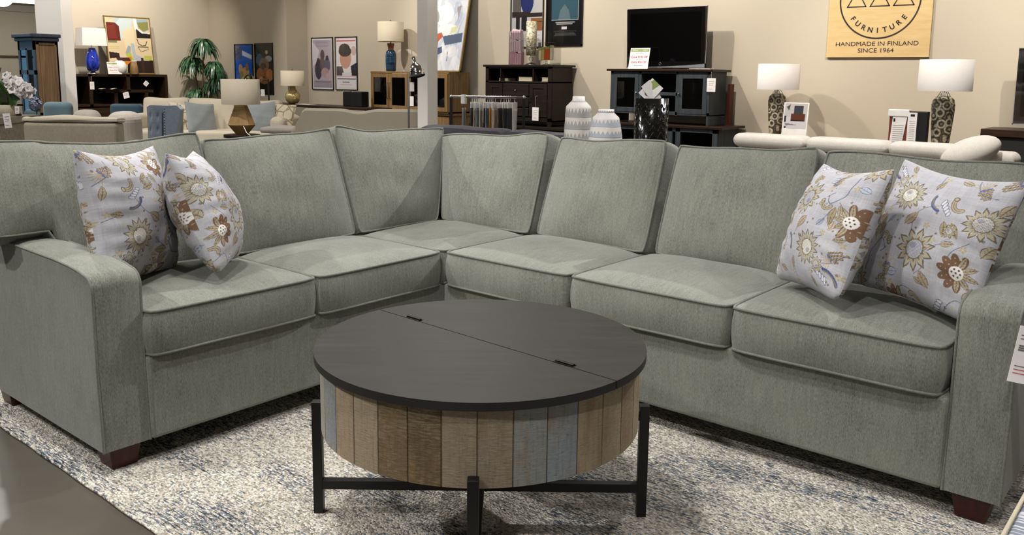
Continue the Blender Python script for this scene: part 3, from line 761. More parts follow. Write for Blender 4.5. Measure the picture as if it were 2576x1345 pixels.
M['cream_f'] = fabric('cream_cloth', 'aca08a', 'cfc4b0', 300, 300, .3, 'Object', .2)
M['beige_f'] = fabric('beige_tweed', '857b6b', 'b6ab9a', 260, 260, .6, 'Object', .2)
M['beige_top'] = fabric('beige_roll', 'b3a794', 'd0c5b3', 260, 260, .4, 'Object', .2)
M['taupe_f'] = fabric('taupe_cloth', '7d766b', '99917f', 500, 500, .25, 'Object', .2)
M['grey_taupe_f'] = fabric('grey_taupe_cloth', '8a8178', 'a69d94', 300, 300, .3, 'Object', .2)
M['teal_f'] = fabric('teal_cloth', '2a3f4b', '3d5361', 400, 400, .3, 'Object', .3)
M['slate_f'] = fabric('slate_blue_cloth', '4c5f66', '667b82', 400, 400, .3, 'Object', .3)
M['blue_velvet'] = fabric('blue_velvet', '454d58', '6c7581', 120, 120, .15, 'Object', .8)
M['bluegrey_f'] = fabric('blue_grey_cloth', '757a7b', '969b9b', 400, 400, .3, 'Object', .3)
M['charcoal_f'] = fabric('charcoal_cloth', '3c3a41', '57545c', 300, 60, .3, 'Object', .15)
M['white_f'] = fabric('ivory_boucle', 'cdc3b8', 'e9e1d7', 160, 160, .4, 'Object', .2)

def rb(name, mat, parent, a, b, bev=.02, seg=4, rot=None, loc=None):
    m = MB().span(a, b); o = m.build(name, mat, parent, bevel=bev, seg=seg, rot=rot, loc=loc)
    for p in o.data.polygons: p.use_smooth = False
    return o
def txt(body, size, loc, rot, mat, parent, ext=.0008, align='CENTER', name='lettering', sx=1.0, bold=0.0):
    c = bpy.data.curves.new(name, 'FONT'); c.body = body; c.size = size; c.extrude = ext; c.align_x = align; c.align_y = 'CENTER'; c.offset = bold
    c.materials.append(mat); o = bpy.data.objects.new(name, c); COL.objects.link(o); o.location = loc; o.rotation_euler = rot; o.scale = (sx, 1, 1)
    me = bpy.data.meshes.new_from_object(o.evaluated_get(bpy.context.evaluated_depsgraph_get()))
    l, r_, s_ = o.location.copy(), o.rotation_euler.copy(), o.scale.copy(); bpy.data.objects.remove(o)
    if not me.materials: me.materials.append(mat)
    o = bpy.data.objects.new(name, me); COL.objects.link(o); o.location = l; o.rotation_euler = r_; o.scale = s_
    if parent: o.parent = parent
    return o
FR = (PI / 2, 0, 0)   # text standing up, facing -Y

def door(par, x0, x1, z0, z1, y, mat, fw=.045, glass=True, handle=None, hx=None, shelf=None, hmat=None):
    m = MB(); t = .02
    m.span((x0, y, z0), (x0 + fw, y + t, z1)).span((x1 - fw, y, z0), (x1, y + t, z1)).span((x0 + fw, y, z0), (x1 - fw, y + t, z0 + fw)).span((x0 + fw, y, z1 - fw), (x1 - fw, y + t, z1))
    d = m.build('door', mat, par, bevel=.002)
    MB().span((x0 + fw, y + .008, z0 + fw), (x1 - fw, y + .013, z1 - fw)).build('pane' if glass else 'panel', M['glass'] if glass else mat, d)
    if handle == 'knob': MB().sphere((hx, y - .016, (z0 + z1) / 2), .013, 12, 8).tube([(hx, y, (z0 + z1) / 2), (hx, y - .012, (z0 + z1) / 2)], .004, 6).build('knob', hmat or M['chrome'], d)
    if handle == 'bar': MB().tube([(hx, y, z1 - fw - .08), (hx, y - .025, z1 - fw - .08), (hx, y - .025, z0 + fw + .1), (hx, y, z0 + fw + .1)], .005, 8).build('handle', hmat or M['black'], d)
    return d
def hang_tag(label, loc, rz, w=.06, h=.1, s=.06, tilt=0.0, group=None, pattern=True):
    t = thing('price_tag', label, 'tag', loc, rz, group)
    MB().span((-w / 2, -.001, -s - h), (w / 2, .001, -s)).build('card', M['card'], t, rot=(0, tilt, 0))
    MB().tube([(0, .035, .004), (-.003, 0, 0), (-.006, 0, -s * .5), (0, 0, -s - .004)], .0011, 5).build('string', M['string'], t, rot=(0, tilt, 0))
    for k, (z, c) in enumerate(((.22, 'ink'), (.38, 'pink'), (.5, 'ink'), (.8, 'pink'))):
        MB().span((-w * .32, -.0016, -s - h * z - .003), (w * (.32 - .05 * k), -.0011, -s - h * z)).build('printed_line', M[c], t, rot=(0, tilt, 0))
    return t

# ---- slate-blue TV console stacked on a lower console
def blue_console():
    x0, x1 = -3.33, -2.015; yf = 6.24
    t = thing('tv_console', 'slate blue media console with brown top and two glass doors under the television', 'console', ((x0 + x1) / 2, yf, .715))
    w = (x1 - x0) / 2; H = .60
    MB().span((-w - .045, -.03, H), (w + .045, .42, H + .026)).build('top', M['dark_wood2'], t, bevel=.003)
    b = MB(); cx = (x0 + x1) / 2
    L = lambda X: X - cx
    for X0, X1 in ((x0, -3.29), (-2.935, -2.90), (-2.44, -2.412), (-2.042, x1)): b.span((L(X0), 0, .0 if X0 in (x0, -2.042) else .10), (L(X1), .022, H))
    for X0, X1 in ((x0, x0 + .02), (x1 - .02, x1)): b.span((L(X0), .02, .0), (L(X1), .40, H))
    b.span((-w, 0, H - .025), (w, .022, H)).span((-w, 0, .105), (w, .022, .145)).span((-w, .02, .105), (w, .40, .12)).span((L(-2.91), 0, .325), (L(-2.42), .40, .36))
    b.span((L(-2.935), .02, .12), (L(-2.91), .4, H)).span((L(-2.42), .02, .12), (L(-2.40), .4, H)).build('body', M['blue_paint'], t, bevel=.0015)
    MB().span((-w + .02, .385, .11), (w - .02, .395, H)).build('back_panel', M['dark_in'], t)
    MB().span((L(-3.29), .03, .35), (L(-2.935), .38, .362)).build('shelf', M['blue_paint'], t); MB().span((L(-2.40), .03, .35), (L(-2.042), .38, .362)).build('shelf', M['blue_paint'], t)
    door(t, L(-3.288), L(-2.937), .125, H - .022, -.004, M['blue_paint'], .052, True, 'knob', L(-2.955))
    door(t, L(-2.41), L(-2.044), .125, H - .022, -.004, M['blue_paint'], .056, True, 'knob', L(-2.39))
    return t
blue_console()
def low_console():
    t = thing('tv_console', 'lower slate blue console with brown top carrying the upper media console', 'console', (-2.60, 6.13, 0))
    MB().span((-.80, -.02, .685), (.82, .56, .713)).build('top', M['dark_wood2'], t, bevel=.003)
    b = MB()
    for X in (-.76, -.26, .14, .24, .70): b.span((X, 0, 0 if X in (-.76, .70) else .1), (X + .06, .03, .685))
    b.span((-.76, 0, .64), (.76, .03, .685)).span((-.76, 0, .1), (.76, .03, .15)).span((-.76, .03, 0), (-.74, .52, .685)).span((.74, .03, 0), (.76, .52, .685)).span((-.74, .03, .1), (.74, .52, .12)).span((-.74, .03, .38), (.74, .5, .40))
    b.build('body', M['blue_paint'], t, bevel=.0015)
    MB().span((-.74, .50, .1), (.74, .51, .685)).build('back_panel', M['dark_in'], t)
low_console()
hang_tag('white price tag hanging on the right post of the blue console', (-1.985, 6.215, 1.335), 0, .105, .15, .09)
# television leaning back on the console
def tv(loc, W, H, label, lean=0):
    t = thing('television', label, 'television', loc, 0)
    r = (-lean, 0, 0)
    sv = plain('tv_silver', 'a9aaae', .3, metal=.6); MB().span((-W / 2 + .004, .004, .004), (W / 2 - .004, .045, H - .004)).build('housing', M['black'], t, bevel=.006, rot=r)
    MB().span((-W / 2, -.002, 0), (-W / 2 + .009, .008, H)).span((W / 2 - .009, -.002, 0), (W / 2, .008, H)).span((-W / 2, -.002, H - .008), (W / 2, .008, H)).prism([(-W / 2, 0), (W / 2, 0), (W / 2, .05), (W / 2 - .28, .030), (0, .018), (-W / 2, .012)], -.002, .008).build('rim', sv, t, fix=True)
    MB().prism([(-W / 2 + .008, .012), (-W / 2 + .008, H - .008), (W / 2 - .008, H - .008), (W / 2 - .008, .05), (W / 2 - .25, .030), (0, .018)], -.004, 0, axis=1).build('bezel', plain('tv_gloss_black', '080607', .06, coat=1.0), t, bevel=.001, rot=r, fix=True)
    MB().span((-W / 2 + .055, -.006, .075), (W / 2 - .055, -.0035, H - .06)).build('screen', plain('tv_screen', '020203', .035, spec=.6), t, rot=r)
    MB().lathe([(.011, 0), (.018, .0), (.018, .003), (.011, .003), (.011, 0)], 20, (-.06, -.005, .045), Matrix.Rotation(PI / 2, 3, 'X'), caps=False).build('power_button', M['chrome'], t, rot=r)
    MB().span((-.22, -.02, -.022), (.22, .12, -.008)).span((-.06, .045, -.02), (.06, .075, .12)).build('stand', plain('tv_stand', '1a1210', .3), t)
    return t
tv((-2.70, 6.42, 1.36), 1.05, .69, 'black flat television with silver rim on the blue console', R_(-3))
def promo(label, loc, rz, W=.22, H=.26, lean=.2):
    t = thing('sale_card', label, 'sign', loc, rz, 'sale cards on the consoles'); rr = (-lean, 0, 0)
    t.rotation_euler = (-lean, 0, rz)
    MB().span((-W / 2, 0, 0), (W / 2, .003, H)).build('card', M['card'], t, bevel=.0005)
    MB().span((-W * .46, -.0012, H * .82), (W * .46, -.0002, H * .95)).build('green_band', M['green'], t)
    txt('SPRING          EVENT', W * .085, (0, -.002, H * .885), FR, M['card'], t, .0003)
    txt('Extra $100 Off', W * .135, (0, -.001, H * .56), FR, M['pink'], t, .0003, bold=.0004)
    txt('Extra $50 Off', W * .135, (0, -.001, H * .32), FR, M['pink'], t, .0003, bold=.0004)
    MB().span((-W * .2, -.001, H * .73), (W * .2, 0, H * .738)).span((-W * .14, -.001, H * .43), (W * .14, 0, H * .438)).build('small_print', M['ink'], t)
    MB().span((-W * .22, -.001, H * .16), (W * .22, 0, H * .175)).build('shop_line', M['ink'], t)
p = onY(1580, 169, 6.26); q = onY(1629, 169, 6.26)
promo('white sale card with green band leaning against the television', ((p.x + q.x) / 2, 6.26, 1.342), 0, q.x - p.x, .25)
tag(MB().span((-2.28, 6.24, 1.342), (-2.02, 6.34, 1.350)).build('flyer', M['card'], bevel=.001), 'white flyer lying flat on the blue console beside the television', 'paper')

# ---- espresso cabinet left of it
def dark_cab():
    x0, x1 = -5.34, -4.22; cx = (x0 + x1) / 2; w = (x1 - x0) / 2; zb = .60; H = 1.36 - zb
    t = thing('media_chest', 'espresso wood media chest with three cubbies, drawers and doors', 'cabinet', (cx, 6.22, zb))
    MB().span((-w - .03, -.02, H), (w + .04, .47, H + .028)).build('top', M['dark_wood'], t, bevel=.003)
    b = MB(); 
    for X in (-w, w - .055): b.span((X, 0, 0), (X + .055, .03, H))
    b.span((-w, .02, .06), (-w + .02, .45, H)).span((w - .02, .02, .06), (w, .45, H)).span((-w, 0, .06), (w, .03, .11)).span((-w, .0, H - .02), (w, .03, H))
    b.span((-w, 0, H - .205), (w, .45, H - .185)).span((-.30, 0, H - .2), (-.285, .4, H)).span((.255, 0, H - .2), (.27, .4, H)).span((-w, .02, .06), (w, .45, .08))
    b.build('body', M['dark_wood'], t, bevel=.002)
    MB().span((-w + .02, .41, .06), (w - .02, .43, H)).build('back_panel', M['dark_in'], t)
    for z0, z1 in ((H - .38, H - .215), (H - .52, H - .39), (.12, H - .53)):
        d = MB().span((-.24, -.012, z0), (.20, .01, z1)).build('drawer', M['dark_wood'], t, bevel=.008)
        MB().span((-.035, -.02, (z0 + z1) / 2 - .022), (-.005, -.012, (z0 + z1) / 2 + .022)).sphere((-.02, -.026, (z0 + z1) / 2 - .006), .008, 10, 6).build('pull', M['chrome'], d)
    door(t, -w + .06, -.25, .12, H - .215, -.008, M['dark_wood'], .06, False, None)
    d = door(t, .21, w - .06, .12, H - .215, -.008, M['dark_wood'], .06, False, None)
    MB().span((.215, -.02, .31), (.245, -.008, .37)).build('pull', M['chrome'], d)
    return t, cx, zb, H
_, dcx, dzb, dH = dark_cab()
def lowbase():
    t = thing('media_console', 'espresso wood base console with open shelf beneath the media chest', 'cabinet', (-4.70, 6.16, 0))
    MB().span((-.86, -.03, .565), (.86, .52, .598)).build('top', M['dark_wood'], t, bevel=.003)
    b = MB()
    for X in (-.82, .76): b.span((X, 0, 0), (X + .06, .06, .565)).span((X, .44, 0), (X + .06, .5, .565))
    b.span((-.82, 0, .50), (.82, .03, .565)).span((-.82, .02, .20), (.82, .5, .225)).span((-.8, .47, .2), (.8, .49, .56)).build('body', M['dark_wood'], t, bevel=.002)
lowbase()
hang_tag('white price tag hanging from the right door pull of the espresso chest', (-4.44, 6.185, .985), 0, .105, .17, .14)
M['paper'] = wood('book_pages', 'a39a83', 'b9b09a', 0, .9)
for x0, x1, h, lab in ((-5.16, -5.02, .035, 'slim cream book in the left cubby of the espresso chest'), (-4.82, -4.60, .055, 'long cream book in the middle cubby of the espresso chest'), (-4.43, -4.29, .052, 'tan book in the right cubby of the espresso chest')):
    t = thing('book', lab, 'book', ((x0 + x1) / 2, 6.30, dzb + dH - .184), 0); w = (x1 - x0) / 2
    MB().span((-w, 0, .004), (w, .17, h - .004)).build('pages', M['paper'], t, bevel=.001)
    MB().span((-w - .004, -.003, 0), (w + .004, .175, .004)).span((-w - .004, -.003, h - .004), (w + .004, .175, h)).build('cover', M['cream_f'], t, bevel=.001)
ztop = dzb + dH + .028
# pink gift boxes in clear sleeve, mosaic lamp, candy jar
def sleeve():
    t = thing('gift_box_sleeve', 'clear sleeve of stacked pink and white striped gift boxes on espresso chest', 'boxes', (-4.96, 6.42, ztop), .2)
    M['pinkbox'] = plain('pink_paper', 'c995a2', .5); M['palebox'] = plain('pale_pink_paper', 'd9c6cb', .5)
    for k, (z, h, c) in enumerate(((0, .17, 'pinkbox'), (.172, .16, 'palebox'), (.334, .13, 'palebox'))):
        bx = MB().prism([(-.085, z), (-.09 + .02 * k, z + h), (-.03, z + h + .01), (.03, z + h * .88), (.09 - .012 * k, z + h), (.085, z)], -.04, .04).build('gift_box', M[c], t, bevel=.003, fix=True)
        s = MB()
        for i in range(5): s.span((-.07 + i * .034, -.0425, z + .01), (-.06 + i * .034, -.0405, z + h * .85))
        s.build('stripe', M['pinkbox' if k else 'palebox'], bx)
    MB().span((-.10, -.05, 0), (.10, .05, .44)).build('sleeve', M['clear'], t, bevel=.004)
sleeve()
def mosaic():
    m = NT('shell_mosaic'); v = m.n('ShaderNodeTexVoronoi'); v.inputs['Scale'].default_value = 62; m.l(m.coord('Object'), v.inputs['Vector'])
    s = m.n('ShaderNodeSeparateColor'); m.l(v.outputs['Color'], s.inputs[0])
    col = m.ramp(s.outputs[0], [(0, hexc('6e6653')), (.4, hexc('a1987d')), (.8, hexc('c9c3a8')), (1, hexc('ddd8c4'))]); m.set(base=col, rough=.35); m.bump(v.outputs['Distance'], .4, .002)
    t = thing('mosaic_lamp', 'cylinder lamp with shell mosaic shade on clear glass ball stem', 'lamp', (-4.715, 6.42, ztop))
    MB().lathe([(.068, .125), (.07, .125), (.07, .565), (.068, .565), (.065, .56), (.065, .13), (.068, .125)], 32, caps=False).build('shade', m.m, t)
    MB().lathe([(.075, 0), (.075, .008), (.05, .02), (.02, .03), (.012, .045), (.03, .065), (.033, .085), (.025, .10), (.012, .108), (.012, .2)], 24).build('base', M['clear'], t)
mosaic()
def candy():
    t = thing('candy_holder', 'acrylic stand holding green, cream and orange sample packets on espresso chest', 'container', (-4.47, 6.44, ztop), .05)
    MB().lathe([(.06, 0), (.06, .006), (.015, .015), (.012, .05), (.03, .055)], 20).build('base', M['clear'], t)
    MB().span((-.115, -.035, .058), (.115, .035, .29)).build('box', M['clear'], t, bevel=.003)
    for x0, x1, z1, c in ((-.11, -.07, .22, 'd8cfae'), (-.065, -.02, .23, 'c4a860'), (-.015, .06, .235, 'c8541f'), (.065, .105, .25, 'd5cdb8')):
        pk = MB().span((x0, -.028, .064), (x1, .01, z1)).build('packet', plain('packet_' + c, c, .4), t, bevel=.003)
        MB().span((x0, -.030, z1 - .03), (x1, -.0285, z1 - .002)).build('packet_band', M['green'], pk)
candy()

# ---- wooden company sign on the wall
def sign():
    m = NT('birch_ply'); f = m.noise(m.coord('Object', (1.2, 4, 9)), 3, 5, .65); g = m.noise(m.coord('Object', (2, 2, 2)), 2.2, 3)
    col = m.mix(m.ramp(f, [(.35, (0, 0, 0)), (.7, (1, 1, 1))]), hexc('c9ab76'), hexc('d8bd8c')); col = m.mix(m.math('MULTIPLY', g, .4), col, hexc('bf9d66')); m.set(base=col, rough=.55)
    ink = plain('sign_ink', '1c1410', .6)
    cx = -.398; W = 1.02; zb = 1.478; t = thing('wooden_sign', 'square birch wood sign with black circle, triangles and lettering on the wall', 'sign', (cx, 6.69, zb))
    MB().span((-W / 2, -.0, 0), (W / 2, .022, W)).build('board', m.m, t, bevel=.0015)
    MB().span((-.3, .022, .3), (.3, .029, .6)).build('batten', M['dark_wood'], t)
    cz = .585; Rr = .395; ringv = []
    for k in range(97):
        a = 2 * PI * k / 96; ringv.append(a)
    r = MB(); vs = []; fs = []
    for k in range(96):
        a = 2 * PI * k / 96
        for rr in (Rr - .0075, Rr + .0075):
            for y in (-.0022, 0): vs.append((rr * math.cos(a), y, cz + rr * math.sin(a)))
    for k in range(96):
        a, b = k * 4, ((k + 1) % 96) * 4; fs += [(a, b, b + 2, a + 2), (a + 2, b + 2, b + 3, a + 3), (a, a + 1, b + 1, b)]
    r.add(vs, fs); r.build('circle', ink, t, fix=True)
    for x0, x1 in ((-.318, -.133), (-.089, .098), (.140, .333)):
        z0 = .512; h = .17; mid = (x0 + x1) / 2; tr = MB(); wd = .011
        for (ax, az), (bx, bz) in (((x0, z0), (x1, z0)), ((x1, z0), (mid, z0 + h)), ((mid, z0 + h), (x0, z0))):
            L = math.hypot(bx - ax, bz - az); an = math.atan2(bz - az, bx - ax)
            tr.box(((ax + bx) / 2, -.0012, (az + bz) / 2), (L + wd, .002, wd), Matrix.Rotation(-an, 3, 'Y'))
        tr.build('triangle', ink, t)
    for i, ch in enumerate('FURNITURE'):
        a = R_(-90 + (i - 4) * 13.2); rr = .318
        o = txt(ch, .072, (rr * math.cos(a), -.0015, cz + rr * math.sin(a)), (PI / 2, 0, 0), ink, t, name='letter', bold=.0018)
        o.rotation_euler = (Matrix.Rotation(-(a + PI / 2), 3, 'Y') @ Matrix.Rotation(PI / 2, 3, 'X')).to_euler()
    txt('HANDMADE IN FINLAND', .062, (-.005, -.0015, .134), FR, ink, t, sx=1.17, bold=.0); txt('SINCE 1964', .062, (-.005, -.0015, .066), FR, ink, t, sx=1.17, bold=.0)
sign()

# ---- two white-shaded lamps with carved floral bodies
def lamp_carved():
    v0 = NT('carved_blossoms'); v = v0.n('ShaderNodeTexVoronoi'); v.inputs['Scale'].default_value = 15; v0.l(v0.coord('Object', (1, 1, 1)), v.inputs['Vector'])
    ring = v0.math('SINE', v0.math('MULTIPLY', v.outputs['Distance'], 15)); n = v0.noise(v0.coord('Object'), 85, 4, .7)
    h = v0.math('ADD', v0.math('MULTIPLY', ring, .28), v0.math('MULTIPLY', n, 1.1))
    v0.set(base=v0.ramp(h, [(.15, hexc('1d1812')), (.42, hexc('574e40')), (.62, hexc('9c927c')), (.95, hexc('d6cfb9'))]), rough=.4); v0.bump(h, .8, .006)
    t = thing('table_lamp', 'white drum shade lamp with carved blossom body, further from the wooden sign', 'lamp', (-1.2, 6.0, .74), 0, 'white drum lamps beside the wooden sign')
    prof = [(.06, 0), (.062, .01), (.068, .08), (.082, .22), (.092, .36), (.092, .42), (.082, .465), (.05, .49), (.022, .50)]
    bm = MB().lathe(prof, 40)
    bm.build('body', v0.m, t)
    fm = MB()
    for k in range(4):
        for s in (-1, 1):
            fm.tube([(.085 * math.cos(k * PI / 2 + .78) * 1, .085 * math.sin(k * PI / 2 + .78), .45), (.02 * math.cos(k * PI / 2 + .78), .02 * math.sin(k * PI / 2 + .78), .545)], .0022, 5)
    fm.tube([(0, 0, .49), (0, 0, .80)], .006, 8); fm.build('stem', plain('dark_bronze', '2a221a', .35, metal=.8), t)
    MB().lathe([(.214, .535), (.212, .80), (.209, .80), (.211, .535), (.214, .535)], 48, caps=False).build('shade', M['shade_white'], t)
    MB().span((.0, -.085, .49), (.035, -.083, .525)).build('paper_tag', M['card'], t)
    return t
la = lamp_carved()
p = onY(1957, 224, 6.25); la.location = (p.x, 6.25, 1.135 - .535)
la['label'] = 'white drum shade lamp with carved blossom body between television and wooden sign'
q = onY(2376, 229, 5.5); k = 1.0
lb = dup(la, (q.x, 5.5, q.z - .535), 0, 'white drum shade lamp with carved blossom body right of the wooden sign beside sample books')

def console_table(label, x0, x1, y0, y1, z, mat, name='console_table'):
    t = thing(name, label, 'table', ((x0 + x1) / 2, (y0 + y1) / 2, 0)); w, d = (x1 - x0) / 2, (y1 - y0) / 2
    MB().span((-w, -d, z - .035), (w, d, z)).build('table_top', mat, t, bevel=.003)
    for sx in (-1, 1):
        for sy in (-1, 1): MB().span((sx * (w - .03) - .025, sy * (d - .03) - .025, 0), (sx * (w - .03) + .025, sy * (d - .03) + .025, z - .035)).build('leg', mat, t)
    return t
console_table('long pale wood console table against the wall under the wooden sign', -1.42, .15, 5.95, 6.55, .60, M['tan_wood'])
console_table('low pale wood table carrying the right lamp and sample books', -.2, 1.0, 5.2, 5.75, lb.location.z, M['tan_wood'])
# framed room photograph beside the left lamp
def photo_frame():
    a, b = onY(1967, 287, 6.05), onY(2030, 290, 6.05); W = (b.x - a.x); H = .41
    cv = Canvas(60, 44, 'b9b4b4'); cv.rect(0, .55, 1, 1, 'c4c0c4'); cv.rect(.42, .08, .82, .42, '3b3d46'); cv.rect(.30, .42, .92, .68, '5a3528'); cv.rect(.3, .66, .92, .7, '2d1c16'); cv.rect(.02, .5, .1, .74, '2b2b30')
    cv.poly([(.08, .15), (.25, .05), (.2, .3)], '4a4a44'); cv.poly([(.05, .78), (.6, .85), (.1, .88)], '7d7880'); cv.rect(.05, .92, .12, 1, '2a2a2e')
    t = thing('picture_card', 'framed photo card of a brown media unit beside left drum lamp', 'picture', ((a.x + b.x) / 2, 6.05, .602)); t.rotation_euler = (-.12, 0, 0)
    MB().span((-W / 2, 0, .0), (W / 2, .006, H)).build('frame', M['card'], t, bevel=.001)
    print_grid('photo', cv, W * .9, H * .62, printed('photo_print', .3), t, loc=(0, -.001, H * .355))
photo_frame()
def sample_books():
    a, b = onY(2239, 278, 5.35), onY(2335, 280, 5.35); W = b.x - a.x; z0 = lb.location.z; H = a.z - z0
    t = thing('sample_book', 'black sample book draped with white printed sheets near right lamp', 'book', ((a.x + b.x) / 2, 5.35, z0))
    MB().span((-W / 2, 0, 0), (W / 2, .07, H)).build('cover', M['black'], t, bevel=.006)
    MB().span((-W / 2 + .005, -.003, .0), (W * .06, .0, H)).build('picture_page', plain('orange_page', '6b2f1c', .5), t)
    t1 = MB().prism([(-W * .47, .0), (-W * .15, .0), (-W * .02, H * .88), (-W * .40, H * .88)], -.008, -.004).build('price_sheet', M['card'], t, fix=True)
    MB().span((-W / 2 - .012, -.012, H * .86), (W * .02, .06, H + .012)).build('folded_sheet', M['card'], t, bevel=.006)
    t2 = MB().span((.0 * W, -.012, 0), (W * .24, -.008, H * .97)).build('price_sheet', M['card'], t)
    l = MB()
    for k in range(9): l.span((-W * .38, -.0092, H * (.25 + k * .05)), (-W * .10, -.0084, H * (.256 + k * .05)))
    l.build('printed_line', M['ink'], t1)
    l = MB()
    for k in range(16): l.span((W * .05, -.0132, H * (.08 + k * .045)), (W * .20, -.0124, H * (.084 + k * .045)))
    l.build('printed_line', M['ink'], t2)
    MB().span((W * .07, -.0135, H * .88), (W * .18, -.0124, H * .93)).span((-W * .38, -.0095, H * .74), (-W * .33, -.0084, H * .82)).span((-W * .40, -.0095, H * .1), (-W * .30, -.0084, H * .18)).span((-W * .24, -.0095, H * .1), (-W * .15, -.0084, H * .18)).build('logo_box', M['black'], t)
sample_books()
# far right television on its console
q = onY(2576, 300, 6.45)
tv((1.46, 6.45, .86), 1.05, .69, 'second black television with silver rim at the right edge', R_(-3))
a = onY(2467, 326, 6.2)
t = thing('tv_console', 'dark walnut console carrying the television at the right edge', 'console', (a.x + .8, 6.2, 0))
MB().span((-.8, 0, .755), (.8, .5, .82)).build('top', M['dark_wood2'], t, bevel=.003)
MB().span((-.76, .02, 0), (.76, .48, .755)).build('body', M['dark_in'], t, bevel=.004)
MB().span((-.76, .0, .1), (-.70, .03, .755)).span((.70, .0, .1), (.76, .03, .755)).span((-.70, 0, .4), (.7, .03, .43)).build('frame', M['dark_wood2'], t)

# ---- ivory sofa with adjustable headrests, seen from behind
def ivory_sofa():
    A = onZ(1838, 334, .875); Y = A.y
    t = thing('sofa', 'ivory boucle sofa with separate adjustable headrests behind the sectional', 'sofa', (A.x, Y, 0))
    e1 = onY(2555, 385, Y + .1).x - A.x
    rb('back', M['white_f'], t, (.0, .06, .10), (e1, .30, .785), .05, 5)
    rb('seat', M['white_f'], t, (.0, .28, .10), (e1, 1.05, .44), .06, 5)
    rb('arm', M['white_f'], t, (-.02, .2, .10), (.18, 1.05, .60), .05, 5)
    def head(u0, u1, zt=.875, rot=(0, 0, 0), dy=0, th=.20, hh=.092, zz=None):
        x0, x1 = onY(u0, 350, Y).x - A.x, onY(u1, 350, Y).x - A.x
        h = MB().span((-(x1 - x0) / 2, -th / 2, -hh / 2), ((x1 - x0) / 2, th / 2, hh / 2))
        o = h.build('headrest', M['white_f'], t, bevel=.048, seg=6, loc=((x0 + x1) / 2, th / 2 + dy, (zt - hh / 2) if zz is None else zz), rot=rot)
        for p in o.data.polygons: p.use_smooth = True
        MB().tube([(0, 0, -hh / 2 - .10), (0, 0, 0)], .007, 8).build('post', M['chrome'], o)
        return o
    head(1839, 2020); head(2023, 2230); head(2232, 2405)
    xc = onY(2440, 370, Y).x - A.x
    hr = MB().sphere((0, 0, 0), 1, 40, 20, (.165, .115, .078)).build('headrest', M['white_f'], t, loc=(xc, .02, .838), rot=(R_(20), R_(-24), R_(8)))
    MB().tube([(-.02, 0, -.2), (0, 0, 0)], .007, 8).build('post', M['chrome'], hr)
    head(2478, 2556, .845, dy=.05)
    MB().tube([(.1, .1, 0), (.1, .1, .1)], .02, 8).build('leg', M['black_metal'], t); MB().tube([(e1 - .1, .1, 0), (e1 - .1, .1, .1)], .02, 8).build('leg', M['black_metal'], t)
ivory_sofa()

# ---- charcoal sofa seen from behind, vases on a sofa table
def charcoal_sofa():
    A = onZ(1043, 315, .86); Y = A.y; B = onY(1440, 337, Y)
    t = thing('sofa', 'charcoal fabric sofa seen from behind in front of the sample rack', 'sofa', (A.x, Y, 0)); L = B.x - A.x
    rb('back_frame', M['charcoal_f'], t, (0, 0, .12), (L, .18, .78), .03, 4)
    rb('seat', M['charcoal_f'], t, (0, .15, .12), (L, .95, .44), .04, 4)
    m1 = onY(1256, 318, Y).x - A.x
    for x0, x1, s in ((0.0, m1 - .01, 1), (m1 + .01, L, 2)):
        pad('back_cushion', M['charcoal_f'], t, x1 - x0, .42, .14, ((x0 + x1) / 2, .13, .655), Matrix.Rotation(.08, 3, 'X'), front=.03, back=.03, dip=.008, seed=s, pipe=0, res=14, lump=.004)
    for x in (.08, L - .08): MB().lathe([(.015, 0), (.025, .12)], 10, (x, .1, 0)).build('leg', M['black'], t)
charcoal_sofa()
a = at(1540, 350, 5.15)
sofa_table = thing('sofa_table', 'dark narrow sofa table behind the sectional carrying three vases', 'table', (a.x, a.y, 0), VR)
MB().span((-.45, -.16, .70), (.45, .16, .735)).build('table_top', M['dark_wood'], sofa_table, bevel=.003)
for sx in (-1, 1):
    for sy in (-1, 1): MB().span((sx * .41 - .02, sy * .12 - .02, 0), (sx * .41 + .02, sy * .12 + .02, .70)).build('leg', M['dark_wood'], sofa_table)
def zigzag(r0, r1, z0, z1, n, zt, amp, N=96):
    """band of downward teeth wrapped on a cone"""
    return None
def tribal_vase(label, u, v_top, d, zb, body, band, prof_px, bands_px):
    """prof_px: (pixels below the rim, radius in pixels at that distance)"""
    c = at(u, v_top, d); H = c.z - zb; k = d / 2170
    t = thing('tribal_vase', label, 'vase', (c.x, c.y, zb), 0, 'grey and white patterned vases')
    pr_ = [(r * k, H - dz * k) for dz, r in prof_px]; prof = [(pr_[-1][0] * .85, 0), (pr_[-1][0] * .96, .012)] + pr_[::-1] + [(pr_[0][0] * .85, H - .002), (pr_[0][0] * .8, H - .05)]
    def rad(z):
        for (ra, za), (rb_, zb_) in zip(prof[:-3], prof[1:-2]):
            if za <= z <= zb_: return ra + (rb_ - ra) * (z - za) / max(zb_ - za, 1e-6)
        return prof[2][0]
    MB().lathe(prof, 44, caps=True).build('body', body, t)
    for top, bot in bands_px:
        z1, z0 = H - top * k, H - bot * k; N = 22; m = MB(); vs = []; fs = []; st = 4
        def pt(a, z): r = rad(z) * 1.004 + .0008; return (r * math.cos(a), r * math.sin(a), z)
        for q in range(N):
            for s in range(st):
                t0, t1 = s / st, (s + 1) / st; a0, a1 = 2 * PI * (q + t0) / N, 2 * PI * (q + t1) / N
                e0, e1 = abs(2 * t0 - 1), abs(2 * t1 - 1); zm = z0 + (z1 - z0) * .42; up = (z1 - z0) * .58
                b = len(vs); vs += [pt(a0, z0), pt(a1, z0), pt(a1, zm + up * e1), pt(a0, zm + up * e0)]; fs.append((b, b + 1, b + 2, b + 3))
        m.add(vs, fs); m.build('painted_band', band, t)
    return t
